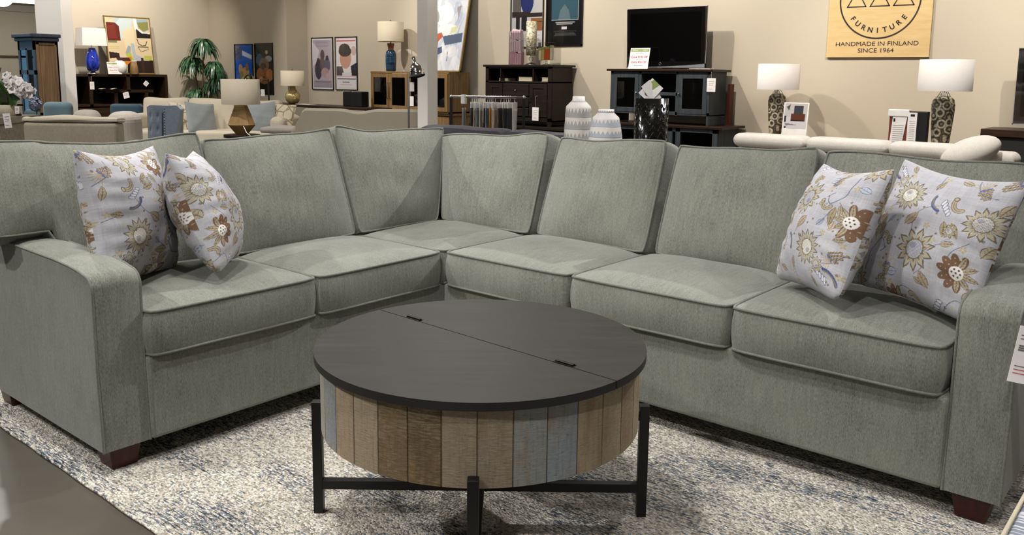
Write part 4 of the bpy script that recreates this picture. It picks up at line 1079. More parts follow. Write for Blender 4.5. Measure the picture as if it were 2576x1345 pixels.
M['vase_w'] = plain('chalk_white_glaze', 'c9c4bf', .7); M['vase_g'] = plain('grey_glaze', '9a9896', .7); M['vase_b'] = plain('blue_grey_glaze', '9ba1ab', .7)
tribal_vase('taller white vase with grey zigzag bands on the sofa table', 1456, 242, 5.3, .735, M['vase_w'], M['vase_g'], [(0, 15), (10, 16), (12, 18), (25, 31), (30, 32), (60, 33), (110, 36), (150, 36)], [(10, 14), (29, 51), (59, 81), (89, 111), (119, 140)])
tribal_vase('shorter white vase with blue grey zigzag bands beside taller vase', 1525, 275, 4.95, .735, M['vase_w'], M['vase_b'], [(0, 20), (8, 20), (20, 33), (26, 34), (50, 39), (80, 43), (120, 45)], [(2, 8), (24, 42), (52, 68), (78, 94), (104, 118)])
def black_vase():
    a, b = at(1597, 247, 5.2), at(1683, 247, 5.2); c = (a + b) / 2; W = (b - a).length
    t = thing('black_vase', 'glossy black embossed vase holding a folded sale card', 'vase', (c.x, c.y, .735), VR + .12)
    gl = plain('black_glaze', '0a0908', .12, coat=.6); H = c.z - .735; prof = [(1, 0), (1, H), (.93, H), (.93, .1)]
    MB().lathe([(r * W / 2, z) for r, z in prof], 48, sy=.55).build('body', gl, t)
    m = MB()
    for i in range(13):
        for j in range(8):
            a0 = PI + (i + .5) * PI / 13; z = .03 + j * (H - .05) / 8
            pts = []
            for k in range(7):
                s = (k / 6 - .5); aa = a0 + s * .18; rz = z + .018 * (1 - 4 * s * s) * (-1 if i % 2 else 1)
                pts.append((W / 2 * 1.005 * math.cos(aa), W / 2 * .55 * 1.01 * math.sin(aa), rz + .012))
            m.tube(pts, .0028, 5)
    m.build('embossed_scales', gl, t)
    cw = thing('sale_card', 'folded white and green sale card stuck diagonally in black vase', 'sign', (c.x + .0, c.y, .735 + H - .02), VR, None)
    m1 = MB().span((-.045, -.001, -.02), (.045, .001, .10)).build('card', M['card'], cw, rot=(0, R_(42), 0), loc=(-.035, 0, .035))
    MB().prism([(-.045, .05), (0, .04), (.015, .10), (-.03, .10)], -.0022, -.0012).build('green_swoosh', M['green'], m1, fix=True)
    MB().lathe([(.017, 0), (.017, .001)], 20, (-.005, -.0012, .015), Matrix.Rotation(PI / 2, 3, 'X')).build('round_print', M['ink'], m1)
    MB().span((-.03, -.001, -.02), (.035, .001, .11)).build('card_flap', M['card'], cw, rot=(0, R_(-38), R_(14)), loc=(.02, .004, .02))
    MB().span((-.004, -.003, -.20), (.004, .003, .02)).build('pick', M['white_metal'], cw, loc=(0, 0, .02))
black_vase()
# ---- sample rack with hanging fabric samples
def rack():
    a, b = at(1135, 243, 8.0), at(1318, 246, 8.0); L = (b - a).length; z = a.z
    t = thing('sample_rack', 'black garment style rack with chrome rail of hanging fabric samples', 'rack', (a.x, a.y, 0), VR)
    MB().tube([(-.01, 0, z), (L + .01, 0, z)], .011, 12).build('rail', M['chrome'], t)
    for x in (0, L): MB().sphere((x, 0, z), .018, 12, 8).build('end_cap', M['chrome'], t); MB().span((x - .014, -.014, .03), (x + .014, .014, z)).build('upright', M['black'], t); MB().span((x - .02, -.25, 0), (x + .02, .25, .03)).build('foot', M['black'], t)
    MB().span((0, -.015, .25), (L, .015, .28)).build('crossbar', M['black'], t)
    us = [1167, 1188, 1194, 1199, 1204, 1210, 1221, 1227, 1232, 1236, 1240, 1246, 1260, 1268, 1274, 1279, 1283, 1295]
    cols = ['a8a2a8', '3b383b', 'c9bda9', 'a89a84', '6f7a86', 'cfc3b0', '17171b', '8d8f96', '1d3f63', 'c7812a', 'cdc2b4', 'b9ab9a', '3a3432', '5b5048', '2b3038', '3a3f47', '2a2c30', 'c8c6c8']
    rg = random.Random(5)
    for i, (u, c) in enumerate(zip(us, cols)):
        x = (u - 1135) / 183 * L; names = {'a8a2a8': 'pale grey', '3b383b': 'charcoal', 'c9bda9': 'cream', 'a89a84': 'tan', '6f7a86': 'slate', 'cfc3b0': 'ivory', '17171b': 'black', '8d8f96': 'mid grey', '1d3f63': 'navy blue', 'c7812a': 'orange', 'cdc2b4': 'off-white', 'b9ab9a': 'beige', '3a3432': 'dark brown', '5b5048': 'taupe', '2b3038': 'blue black', '3a3f47': 'steel', '2a2c30': 'near black', 'c8c6c8': 'silver'}
        w = Matrix.Rotation(VR, 3, 'Z') @ Vector((x, 0, 0)) + Vector((a.x, a.y, 0))
        s = thing('fabric_sample', names[c] + (' fabric sample hanging apart at the left end of the rack rail' if i == 0 else ' fabric sample strip hanging from the rack rail among its neighbours'), 'fabric sample', (w.x, w.y, z), VR + R_(rg.uniform(58, 80)), 'fabric samples on the rack')
        MB().tube([(0, 0, .013)] + [(.014 * math.sin(q), 0, .002 + .014 * math.cos(q)) for q in (.5, 1.2, 1.9, 2.6)] + [(0, 0, -.03), (0, 0, -.045)], .0022, 5).build('hook', M['white_metal'], s)
        wd = .10
        if i: MB().span((-wd / 2, -.003, -.10), (wd / 2, .003, -.045)).build('header', M['white_metal'], s, bevel=.002)
        else: MB().span((-.03, -.02, -.065), (.03, .02, .02)).build('header', M['white_metal'], s, bevel=.006)
        L2_ = rg.uniform(.38, .46)
        def f(p, q, ph=rg.uniform(0, 6), k=rg.uniform(.6, 1)): return ((p - .5) * wd * (.95 - .35 * math.sin(q * 3 + ph) ** 2 * q) + .012 * math.sin(q * 5 + ph) * q, .012 * math.sin(p * 5 + q * 6 + ph) * q * k, -.10 - q * L2_)
        m = MB().grid(f, 6, 14); m2 = m.build('swatch', fabric('sample_' + c, c, c, 300, 300, .3, 'Object'), s)
        md = m2.modifiers.new('solid', 'SOLIDIFY'); md.thickness = .004
rack()

# ---- honey oak cabinet with glass doors, blue bottle lamp, large painting leaning on it
def tan_cab():
    x0, x1 = -7.69, -6.02; cx = (x0 + x1) / 2; w = (x1 - x0) / 2; zb = .70; H = 1.285 - zb
    t = thing('glass_cabinet', 'honey oak cabinet with glass doors and black bar handles', 'cabinet', (cx, 6.22, zb))
    MB().span((-w, -.01, H - .025), (w, .42, H)).build('top', M['tan_wood'], t, bevel=.002)
    b = MB(); n = 4; dw = (2 * w - .04) / n
    b.span((-w, 0, 0), (-w + .02, .41, H - .025)).span((w - .02, 0, 0), (w, .41, H - .025)).span((-w, 0, 0), (w, .41, .025)).span((-.01, .02, 0), (.01, .41, H - .025)).build('body', M['tan_wood'], t)
    MB().span((-w + .02, .395, .02), (w - .02, .405, H - .03)).build('back_panel', M['dark_in'], t)
    for z in (.21, .37): MB().span((-w + .02, .04, z), (w - .02, .38, z + .014)).build('shelf', M['tan_wood'], t)
    for k in range(n):
        X0 = -w + .02 + k * dw; door(t, X0 + .002, X0 + dw - .002, .028, H - .03, -.018, M['tan_wood'], .058, True, 'bar', X0 + (dw - .03 if k % 2 == 0 else .03))
    t2 = thing('cabinet_base', 'honey oak base with drawers under the glass cabinet', 'cabinet', (cx, 6.24, 0))
    MB().span((-w - .02, 0, .67), (w + .02, .44, .70)).build('top', M['tan_wood'], t2, bevel=.002)
    MB().span((-w, .03, .06), (w, .42, .67)).build('body', M['tan_wood'], t2)
    for k in range(4): MB().span((-w + .02 + k * dw, .012, .50), (-w + k * dw + dw, .03, .65)).build('drawer', M['tan_wood'], t2, bevel=.004)
    MB().span((-w + .03, .04, 0), (w - .03, .40, .06)).build('plinth', M['dark_in'], t2)
tan_cab()
tag(MB().span((-6.80, 6.192, .79), (-6.72, 6.196, .93)).span((-6.80, 6.192, .70), (-6.72, 6.1965, .705)).build('price_card', M['card']), 'small white card on the glass cabinet behind the chrome lamp pole', 'card')
def bottle_lamp():
    c = onY(983, 108, 6.42); t = thing('table_lamp', 'cream drum shade lamp with blue ceramic body and terracotta neck', 'lamp', (c.x, 6.42, 1.287))
    m = NT('blue_glaze'); f = m.noise(m.coord('Object', (4, 4, 60)), 1, 4); m.set(base=m.ramp(f, [(.35, hexc('14283c')), (.65, hexc('2c4f6c'))]), rough=.15); m.bump(f, .3, .002)
    MB().lathe([(.066, 0), (.074, .01), (.082, .15), (.080, .26), (.068, .30), (.044, .32)], 36).build('body', m.m, t)
    MB().lathe([(.044, .32), (.040, .33), (.054, .415), (.052, .42)], 36).build('neck', plain('terracotta', '8a5640', .6), t)
    MB().tube([(0, 0, .42), (0, 0, .75)], .01, 8).sphere((0, 0, .757), .012, 10, 6).build('stem', plain('brass', 'a08a58', .3, metal=.9), t)
    MB().lathe([(.200, .445), (.197, .74), (.195, .74), (.198, .445), (.200, .445)], 48, caps=False).build('shade', M['shade_cream'], t)
bottle_lamp()
def abstract_canvas(kind):
    if kind == 'white':
        cv = Canvas(120, 200, 'b3b7c4'); rg = random.Random(2)
        for k in range(70):
            c = rg.choice(['d5d5d8', 'c5cad3', '9fa9bd', 'dcd9d4', '8b9ab4', 'cfd0cf', 'b9c3d2']); cv.ell(rg.random(), rg.random(), rg.uniform(.05, .2), rg.uniform(.02, .07), c, .55, rg.uniform(-1, 1))
        cv.ell(.35, .45, .28, .10, 'dedcda', .8); cv.ell(.5, .60, .3, .06, 'd7d6d6', .8)
        cv.poly([(0, .665), (.35, .62), (.42, .66), (.25, .73), (0, .77)], 'a8452a', .95); cv.poly([(.0, .74), (.3, .70), (.3, .76), (0, .8)], '8d3b2a', .8)
        cv.poly([(.4, .66), (.95, .63), (.95, .72), (.5, .75)], '34435c', .9); cv.poly([(.0, .81), (.42, .76), (.45, .82), (.2, .87), (0, .87)], '2c3b60', .9)
        cv.poly([(.62, .58), (.8, .56), (.78, .62), (.6, .64)], 'b7b983', .8); cv.poly([(.1, .86), (.3, .85), (.28, .93), (.12, .92)], 'a9b38d', .8)
        cv.ell(.15, .45, .1, .05, '6f7468', .7, .6); cv.poly([(.7, .38), (.82, .36), (.78, .5)], '6b4a3c', .5); cv.line([(.3, .86), (.29, .95)], .008, '3a3f4a'); cv.line([(.6, .82), (.61, .9)], .008, '3a3f4a')
        return cv
    cv = Canvas(140, 150, 'c9b493'); P = cv.poly
    cv.rect(.2, 0, .6, .35, 'aab6b4'); P([(.25, .1), (.35, 0), (.62, 0), (.55, .3), (.3, .4)], 'b9c4c4'); P([(.35, .25), (.62, .15), (.62, .6), (.4, .55)], 'cfc0a0')
    P([(.02, .1), (.22, .1), (.30, .16), (.31, .42), (.02, .42)], '5f1f18'); P([(.04, .15), (.2, .13), (.25, .38), (.05, .38)], '6f2a1f')
    P([(.63, 0), (.70, 0), (.72, .18), (.82, .25), (.98, .26), (.98, .30), (.8, .3), (.65, .2)], 'e4e0da'); P([(.7, .02), (.98, .02), (.98, .2), (.86, .25), (.74, .18)], '8aa0a4'); P([(.72, .08), (.98, .06), (.97, .2), (.84, .24), (.74, .17)], '7e7c48')
    P([(.68, .19), (.8, .27), (1, .28), (1, .36), (.68, .36)], '1d1614'); cv.rect(.02, .42, .22, .46, '6c7a4e'); cv.rect(.02, .52, .26, .54, 'b7b463'); cv.rect(.02, .56, .26, .57, 'a9a75a')
    cv.line([(.68, .38), (.70, .46), (.78, .5), (.86, .49), (.9, .42)], .008, '16120f'); cv.line([(.68, .52), (.74, .61), (.92, .56), (.92, .52), (.68, .52)], .005, '16120f')
    P([(.46, .5), (.52, .52), (.5, .62), (.44, .66), (.38, .64)], '8d9396'); P([(.52, .46), (.6, .46), (.62, .66), (.78, .72), (.74, .78), (.55, .76)], 'a3a7ab'); P([(.38, .66), (.5, .62), (.56, .78), (.42, .72)], 'a2ad4a'); cv.rect(.8, .68, .98, .76, 'a6ab50')
    P([(.02, .62), (.24, .64), (.25, .72), (.02, .74)], '2f1612'); P([(.2, .74), (.5, .7), (.52, .82), (.4, .85), (.25, .8)], 'c0751d'); P([(.15, .72), (.45, .72), (.5, .78), (.2, .78)], '41222a')
    P([(.02, .8), (.2, .78), (.35, .85), (.38, 1), (.02, 1)], '8fa0ab'); P([(.5, .78), (1, .76), (1, 1), (.38, 1), (.4, .85)], '261712'); cv.rect(.72, .72, .78, 1, '33211a'); return cv
M['oil'] = printed('oil_paint', .45, spec=.35)
M['gold_frame'] = plain('gilt_frame', '8d7442', .4, metal=.4)
def painting(label, base, W, H, lean, cv, rz=0, depth=.03):
    t = thing('abstract_painting', label, 'painting', base, rz); t.rotation_euler = (Matrix.Rotation(rz, 3, 'Z') @ Matrix.Rotation(-lean, 3, 'X')).to_euler()
    f = MB(); b = .018
    f.span((-W / 2, 0, 0), (-W / 2 + b, depth, H)).span((W / 2 - b, 0, 0), (W / 2, depth, H)).span((-W / 2, 0, 0), (W / 2, depth, b)).span((-W / 2, 0, H - b), (W / 2, depth, H)).build('frame', M['gold_frame'], t, bevel=.001)
    print_grid('canvas', cv, W - 2 * b, H - 2 * b, M['oil'], t, loc=(0, .008, b)); MB().span((-W / 2 + b, .012, b), (W / 2 - b, depth - .004, H - b)).build('backing', M['dark_wood'], t)
bl = onY(1152, 178, 6.32); painting('large blue and white abstract painting with orange patch leaning on the glass cabinet', (bl.x - .36, 6.34, 1.29), .74, 1.5, .20, abstract_canvas('white'))

# ---- framed posters (plain generic stand-ins)
M['poster'] = printed('poster_paper', .25, spec=.5, coat=.5)
M['frame_black'] = plain('black_frame', '0d0d0f', .3)
def poster(label, x0, x1, z0, z1, y, cv, fr='black', b=.012):
    W, H = x1 - x0, z1 - z0; t = thing('framed_poster', label, 'poster', ((x0 + x1) / 2, y, z0))
    m = MB(); m.span((-W / 2, -.02, 0), (-W / 2 + b, 0, H)).span((W / 2 - b, -.02, 0), (W / 2, 0, H)).span((-W / 2, -.02, 0), (W / 2, 0, b)).span((-W / 2, -.02, H - b), (W / 2, 0, H)).build('frame', M['frame_black'], t)
    print_grid('print', cv, W - 2 * b, H - 2 * b, M['poster'], t, loc=(0, -.008, b)); MB().span((-W / 2 + b, -.006, b), (W / 2 - b, 0, H - b)).build('backing', M['frame_black'], t)
def bars(cv, x0, x1, y0, y1, n, c, al=.8):
    for k in range(n): y = y0 + (y1 - y0) * k / n; cv.rect(x0 + .02 * (k % 3), y, x1 - .03 * ((k * 2) % 3), y + (y1 - y0) / n * .5, c, al)
c1 = Canvas(70, 112, 'd6d2d6'); c1.rect(.05, .04, .95, .97, 'a79cab'); bars(c1, .15, .85, .06, .18, 5, '8b8091'); c1.poly([(.05, .08), (.35, .25), (.2, .5), (.05, .55)], 'c6bfca')
for x, y, rx, ry, c in ((.3, .62, .17, .19, '1f2233'), (.5, .33, .10, .10, '4d3c3a'), (.48, .5, .13, .12, '5a4a4e'), (.72, .52, .14, .15, '4f4f66'), (.62, .68, .2, .1, 'a48687'), (.3, .45, .08, .06, '30272a'), (.72, .39, .07, .05, '33292b'), (.78, .74, .12, .06, 'b39a98')): c1.ell(x, y, rx, ry, c, .9)
c1.rect(.06, .83, .94, .96, '8f8796'); bars(c1, .15, .85, .85, .88, 1, '5a5360')
poster('lilac framed poster with dark shapes, left of the pair on the wall', -9.79, -9.21, .97, 1.845, YWALL, c1)
c2 = Canvas(70, 112, 'd8d3d6'); bars(c2, .05, .95, .05, .11, 1, 'b64a5c', .95); c2.rect(.05, .12, .95, .14, 'd8c2c8'); c2.ell(.42, .22, .26, .10, '2b2422'); c2.ell(.46, .40, .27, .2, 'c08e80'); c2.ell(.44, .27, .30, .10, '2f2826')
c2.ell(.85, .26, .12, .09, 'c3a3a0'); c2.poly([(.7, .55), (.98, .48), (.98, .73), (.75, .73)], '1c1a1d'); c2.poly([(.03, .55), (.3, .55), (.4, .73), (.03, .73)], '4c4448'); c2.poly([(.3, .68), (.7, .66), (.75, .73), (.3, .73)], 'cfc9cf')
c2.rect(.04, .745, .96, .752, 'b64a5c'); bars(c2, .06, .95, .785, .83, 1, '2b2a2c'); bars(c2, .3, .65, .85, .875, 1, '2b2a2c'); bars(c2, .2, .75, .90, .92, 1, 'a39da0'); bars(c2, .1, .9, .96, .98, 1, 'b9b3b6')
poster('white framed poster with pink band and dark haired oval, right of the pair', -9.15, -8.59, .975, 1.845, YWALL, c2)
c3 = Canvas(64, 112, '1d57b8'); rg = random.Random(4)
for k in range(60): c3.ell(.02 + rg.random() * .36, .03 + rg.random() * .25, .05, .03, rg.choice(['4e4a5c', '6b6476', '3c4a72', '5b5262']), .8)
c3.poly([(.42, .12), (.95, .22), (.93, .30), (.42, .22)], 'cfd6e6', .9); c3.ell(.3, .5, .12, .1, 'a88a6c'); c3.ell(.58, .56, .2, .1, 'b58b58'); c3.ell(.66, .46, .09, .08, '8a6150'); c3.ell(.35, .62, .12, .08, '7c7a4a'); c3.ell(.1, .8, .2, .1, '9db2d2'); c3.ell(.85, .75, .2, .1, 'b4c2d8')
poster('bright blue framed poster with tan shapes, left one on the pier wall', -11.47, -10.90, .86, 1.745, YPIER, c3)
c4 = Canvas(64, 112, '1a1716'); 
for x, y, rx, ry, c in ((.55, .2, .3, .12, '35322e'), (.66, .17, .08, .04, 'cfc79a'), (.25, .32, .2, .12, '3f5f7e'), (.75, .3, .2, .06, 'a7b2bf'), (.5, .42, .28, .14, '8c6a58'), (.45, .5, .2, .12, '4a2f22'), (.25, .62, .2, .14, 'b7764a'), (.6, .58, .18, .1, 'a85a3c'), (.8, .62, .2, .12, 'c07a45'), (.5, .74, .3, .06, '9c6a3c'), (.3, .7, .1, .05, 'd39a5c')): c4.ell(x, y, rx, ry, c, .85)
poster('black framed poster with warm orange glow, right one on the pier wall', -10.84, -10.30, .87, 1.75, YPIER, c4)
c5 = Canvas(80, 130, 'a9a7a8'); c5.poly([(.05, .25), (.1, .2), (.3, .22), (.32, .5), (.05, .5)], '55534e'); c5.ell(.2, .17, .07, .06, 'a08070'); c5.ell(.5, .32, .2, .2, '232a5e'); c5.rect(.02, .48, .6, .56, '2c2624'); c5.rect(.6, .5, .98, .56, '2a2321'); c5.rect(.15, .55, .27, .74, '232225'); c5.rect(.33, .55, .5, .76, '211e20'); c5.rect(.62, .58, .97, .76, '7a5232'); c5.rect(.62, .62, .97, .64, '4a3020'); c5.rect(.6, .78, .98, .97, 'b5b2b2'); bars(c5, .3, .9, .82, .92, 4, '8d8a8a')
poster('white framed poster with a blue shape behind the mosaic lamp', -5.32, -4.745, 1.625, 2.55, YWALL, c5)
c6 = Canvas(80, 130, '0f0f10'); c6.rect(.12, .05, .9, .645, '9aa6ab'); c6.rect(.13, .06, .89, .64, '2f4a56'); c6.rect(.13, .06, .89, .28, '4a6974'); c6.rect(.13, .28, .89, .31, '3d5a66'); c6.poly([(.32, .64), (.38, .5), (.5, .42), (.62, .5), (.68, .64)], '5a6a70', .8); bars(c6, .25, .8, .67, .72, 2, 'a8a8a8'); bars(c6, .2, .85, .8, .88, 4, '4c4b4b'); c6.rect(.43, .74, .57, .775, 'b9b5b4')
poster('black framed poster with teal rectangle, right of the mosaic lamp', -4.70, -4.10, 1.64, 2.57, YWALL, c6, b=.02)

# ---- gold lamp, sample binders, dark console by the posters
console_table('long dark console table below the pair of posters', -9.95, -7.2, 5.72, 6.2, .75, M['dark_wood2'])
def gold_lamp():
    c = onY(736, 215, 6.0); t = thing('table_lamp', 'cream drum shade lamp with round gold mercury glass base', 'lamp', (c.x, 6.0, .752))
    MB().lathe([(.06, 0), (.07, .006), (.11, .045), (.125, .10), (.115, .15), (.08, .20), (.05, .235), (.045, .27), (.04, .285)], 36).build('body', M['gold'], t)
    MB().tube([(0, 0, .28), (0, 0, .56)], .008, 8).sphere((0, 0, .565), .014, 8, 6).build('stem', M['chrome'], t)
    MB().lathe([(.19, .285), (.187, .53), (.185, .53), (.188, .285), (.19, .285)], 48, caps=False).build('shade', M['shade_cream'], t)
    MB().span((.0, -.09, .22), (.05, -.088, .28)).build('paper_tag', M['card'], t)
gold_lamp()
for i, (x0, x1) in enumerate(((-8.06, -7.86), (-7.84, -7.64))):
    t = thing('sample_binder', ('left' if i == 0 else 'right') + ' black sample binder of the pair on the dark console table', 'binder', ((x0 + x1) / 2, 5.98, .752), .1, 'sample binders on the dark console'); w = (x1 - x0) / 2
    MB().span((-w, 0, 0), (w, .16, .225)).build('cover', M['black'], t, bevel=.01); MB().span((-w - .006, .01, .004), (-w + .012, .15, .232)).build('pages', M['card'], t, bevel=.003)
tag(MB().span((-9.1, 5.85, .752), (-8.75, 6.0, .757)).build('flyer', M['card'], bevel=.001), 'white sheet lying on the dark console table right of gold lamp', 'paper')
def arc_lamp():
    c = at(678, 255, 13.0); t = thing('floor_lamp', 'black floor lamp with striped bell shade behind the cream sofa', 'lamp', (c.x, c.y, 0), VR)
    MB().lathe([(.14, 0), (.14, .02), (.02, .03)], 24).build('base', M['black'], t)
    MB().tube([(0, 0, .02), (-.01, 0, 1.15)], .012, 8).tube([(-.01, 0, 1.13), (-.12, 0, 1.14), (-.24, 0, 1.12), (-.26, 0, 1.17)], .008, 8).build('pole', M['black'], t)
    m = NT('striped_brass'); s = m.math('SINE', m.math('MULTIPLY', m.noise(m.coord('UV', (30, .01, 1)), 1, 1), 20)); m.set(base=m.ramp(s, [(.3, hexc('2a2a22')), (.7, hexc('b5b07a'))]), rough=.2, metal=.8)
    MB().lathe([(.12, -.06), (.10, .02), (.06, .07), (.02, .09)], 32, (-.30, 0, 1.13), Matrix.Rotation(R_(15), 3, 'Y'), caps=False).build('shade', m.m, t)
    hang = MB().span((-.12, -.03, .90), (-.06, -.028, 1.0)).build('tag', M['card'], t)
arc_lamp()
def chrome_lamp():
    c = at(1028, 200, 8.6); t = thing('floor_lamp', 'chrome reading floor lamp with bell shade beside the white post', 'lamp', (c.x, c.y, 0), VR)
    MB().lathe([(.15, 0), (.15, .02), (.02, .03)], 28).build('base', M['chrome'], t)
    MB().tube([(0, 0, .02), (0, 0, 1.22)], .011, 10).tube([(0, .0, 1.2), (.03, -.01, 1.26), (.055, -.01, 1.33)], .007, 8).build('pole', M['chrome'], t)
    MB().lathe([(.075, -.075), (.078, -.07), (.072, -.02), (.06, .02), (.035, .05), (.02, .06), (.02, .11), (.016, .125)], 32, (.075, -.02, 1.30), Matrix.Rotation(R_(-14), 3, 'Y') @ Matrix.Rotation(R_(-12), 3, 'X'), caps=False).build('shade', M['chrome'], t)
    MB().lathe([(.0, -.062), (.07, -.062)], 24, (.075, -.02, 1.30), Matrix.Rotation(R_(-14), 3, 'Y') @ Matrix.Rotation(R_(-12), 3, 'X'), caps=False).build('diffuser', plain('lamp_inner', '4c4c50', .3), t)
    MB().span((.01, -.012, 1.08), (.055, -.010, 1.17)).build('tag', M['card'], t)
chrome_lamp()

# ---- cream sofa with cushions, wicker lamp
def cream_sofa():
    d = 12.2; A = at(352, 250, d); B = at(702, 262, d); L = (B - A).length
    t = thing('sofa', 'cream upholstered sofa with three back cushions behind the wicker lamp', 'sofa', (A.x, A.y, 0), VR - .03)
    z = A.z + .01
    rb('back_frame', M['cream_f'], t, (.04, .25, .1), (L, .45, .80), .06, 4)
    n = 3
    for k in range(n): pad('back_cushion', M['cream_f'], t, L / n - .01, .50, .16, (L * (k + .5) / n, .15, z - .23 - .02 * (k == 2)), Matrix.Rotation(-.12, 3, 'X'), front=.05, back=.03, dip=.02, seed=k, pipe=0, res=14)
    rb('seat', M['cream_f'], t, (0, -.5, .12), (L + .1, .15, .46), .05, 4)
    for x in (-.12, L + .02): rb('arm', M['cream_f'], t, (x, -.5, .1), (x + .2, .4, .66), .08, 5)
    return t, A, L
cs, csA, csL = cream_sofa()
def toss(label, name, u, v, d, size, mat, az, tilt, roll, T=.14, grp=None):
    c = at(u, v, d); t = thing(name, label, 'pillow', c, 0, grp); t.rotation_euler = (Matrix.Rotation(az, 3, 'Z') @ Matrix.Rotation(tilt, 3, 'X') @ Matrix.Rotation(roll, 3, 'Y')).to_euler()
    pillow_mesh('cover', mat, t, size, size, T, res=24, wr=.004); return t
def embroid():
    m = NT('embroidered_cream'); v = m.n('ShaderNodeTexVoronoi'); v.feature = 'DISTANCE_TO_EDGE'; v.inputs['Scale'].default_value = 9; m.l(m.coord('Object'), v.inputs['Vector'])
    col = m.ramp(v.outputs['Distance'], [(.03, hexc('85785f')), (.07, hexc('c4b89f'))]); m.set(base=col, rough=.9); m.bump(v.outputs['Distance'], .5, .004); return m.m
M['embroid'] = embroid()
toss('blue grey throw pillow at the left end of the cream sofa', 'throw_pillow', 506, 298, 11.85, .46, M['bluegrey_f'], VR + .95, -.3, .1, grp='pillows on the cream sofa')
toss('cream embroidered throw pillow behind the blue grey one at left', 'throw_pillow', 466, 300, 11.95, .46, M['embroid'], VR + .3, -.25, .1, grp='pillows on the cream sofa')
toss('pale blue throw pillow right of the wicker lamp', 'throw_pillow', 657, 295, 11.85, .42, M['bluegrey_f'], VR - .1, -.2, -.1, grp='pillows on the cream sofa')
toss('cream embroidered throw pillow at the right end of the cream sofa', 'throw_pillow', 706, 297, 11.9, .42, M['embroid'], VR - .3, -.25, .1, grp='pillows on the cream sofa')
def wicker():
    c = at(606, 262, 9.3); zb = at(606, 338, 9.3).z; t = thing('table_lamp', 'taupe drum shade lamp with faceted wicker rope base', 'lamp', (c.x, c.y, zb), VR)
    m = NT('wound_rope'); f = m.noise(m.coord('UV', (130, 1, 1)), 1, 2); g = m.noise(m.coord('Object'), 12, 3); m.set(base=m.mix(g, m.ramp(f, [(.3, hexc('5a4120')), (.7, hexc('9a7a48'))]), hexc('8a6a3c')), rough=.7); m.bump(f, .8, .004)
    H = c.z - zb
    MB().lathe([(.062, 0), (.145, H * .30), (.15, H * .33), (.145, H * .36), (.072, H * .93), (.066, H * .97)], 8, smooth=False).build('body', m.m, t)
    MB().tube([(0, 0, H * .9), (0, 0, H + .26)], .007, 8).build('stem', M['gold'], t)
    MB().lathe([(.2, H), (.2, H + .265), (.197, H + .265), (.197, H), (.2, H)], 48, caps=False).build('shade', M['shade_taupe'], t)
    MB().tube([(.06, -.13, H * .3), (.10, -.16, .03), (.14, -.17, .0)], .004, 6).build('cord', M['white_metal'], t)
    tt = thing('side_table', 'dark round side table under the wicker lamp', 'table', (c.x, c.y, 0), VR)
    MB().lathe([(.19, zb - .03), (.19, zb)], 40).build('table_top', M['dark_wood'], tt); MB().lathe([(.2, 0), (.2, .03), (.04, .06), (.04, zb - .03)], 24).build('pedestal', M['dark_wood'], tt)
wicker()
def taupe_sofa():
    A = at(742, 278, 10.4); B = at(1062, 280, 10.4); L = (B - A).length
    t = thing('sofa', 'taupe curved back sofa seen from behind left of the white post', 'sofa', (A.x, A.y, 0), VR)
    m = MB(); z = .80; n = 40
    def top(u): return z - .035 * abs(math.cos(u * PI * 2)) ** 6 * (1 if .2 < u < .8 else 0) - .20 * max(0, .06 - u) / .06 * .9
    def f(u, v): return (u * L, .03 * math.sin(v * PI) * 0, .1 + (top(u) - .1) * v)
    m.grid(f, n, 6, flip=False)
    m.grid(lambda u, v: (u * L, .0 + .16 * v, top(u) + .03 * math.sin(v * PI)), n, 6)
    m.grid(lambda u, v: (u * L, .16, .1 + (top(u) - .1) * v), n, 4, flip=True)
    m.grid(lambda u, v: (0, .16 * v, .1 + (top(0) - .1) * u), 4, 4); m.grid(lambda u, v: (L, .16 * v, .1 + (top(1) - .1) * u), 4, 4, flip=True)
    m.build('back', M['taupe_f'], t)
    rb('seat', M['taupe_f'], t, (.02, .16, .12), (L, .72, .44), .06, 4); rb('arm', M['taupe_f'], t, (-.10, .1, .12), (.08, .72, .60), .07, 5)
    o = pad('arm_pad', M['grey_taupe_f'], t, .50, .30, .06, (-.22, .3, .55), Matrix.Rotation(-PI / 2, 3, 'X'), front=.02, pipe=0, res=10)
    for x in (.1, L - .1): MB().lathe([(.02, 0), (.03, .12)], 10, (x, .1, 0)).build('leg', M['dark_wood'], t)
taupe_sofa()
# ---- chairs at the left
def beige_chair():
    A = at(54, 300, 6.3); B = at(292, 300, 6.3); L = (B - A).length
    t = thing('armchair', 'beige tweed armchair seen from behind with rounded top roll', 'chair', (A.x, A.y, 0), VR)
    rb('back', M['beige_f'], t, (0, 0, .14), (L, .14, .872), .03, 5)
    pad('top_roll', M['beige_top'], t, L + .002, .028, .14, (L / 2, .078, .885), Matrix.Rotation(-.05, 3, 'X'), front=.012, back=.02, side=.012, rc=.02, pipe=0, res=14, lump=.002, dip=-.006)
    rb('seat', M['beige_f'], t, (.02, .12, .14), (L - .02, .75, .44), .06, 4)
    for x in (-.02, L - .12): rb('arm', M['beige_f'], t, (x, .1, .14), (x + .14, .78, .60), .06, 5)
    for x in (.06, L - .06):
        for y in (.06, .7): MB().lathe([(.015, 0), (.025, .14)], 10, (x, y, 0)).build('leg', M['dark_wood'], t)
beige_chair()
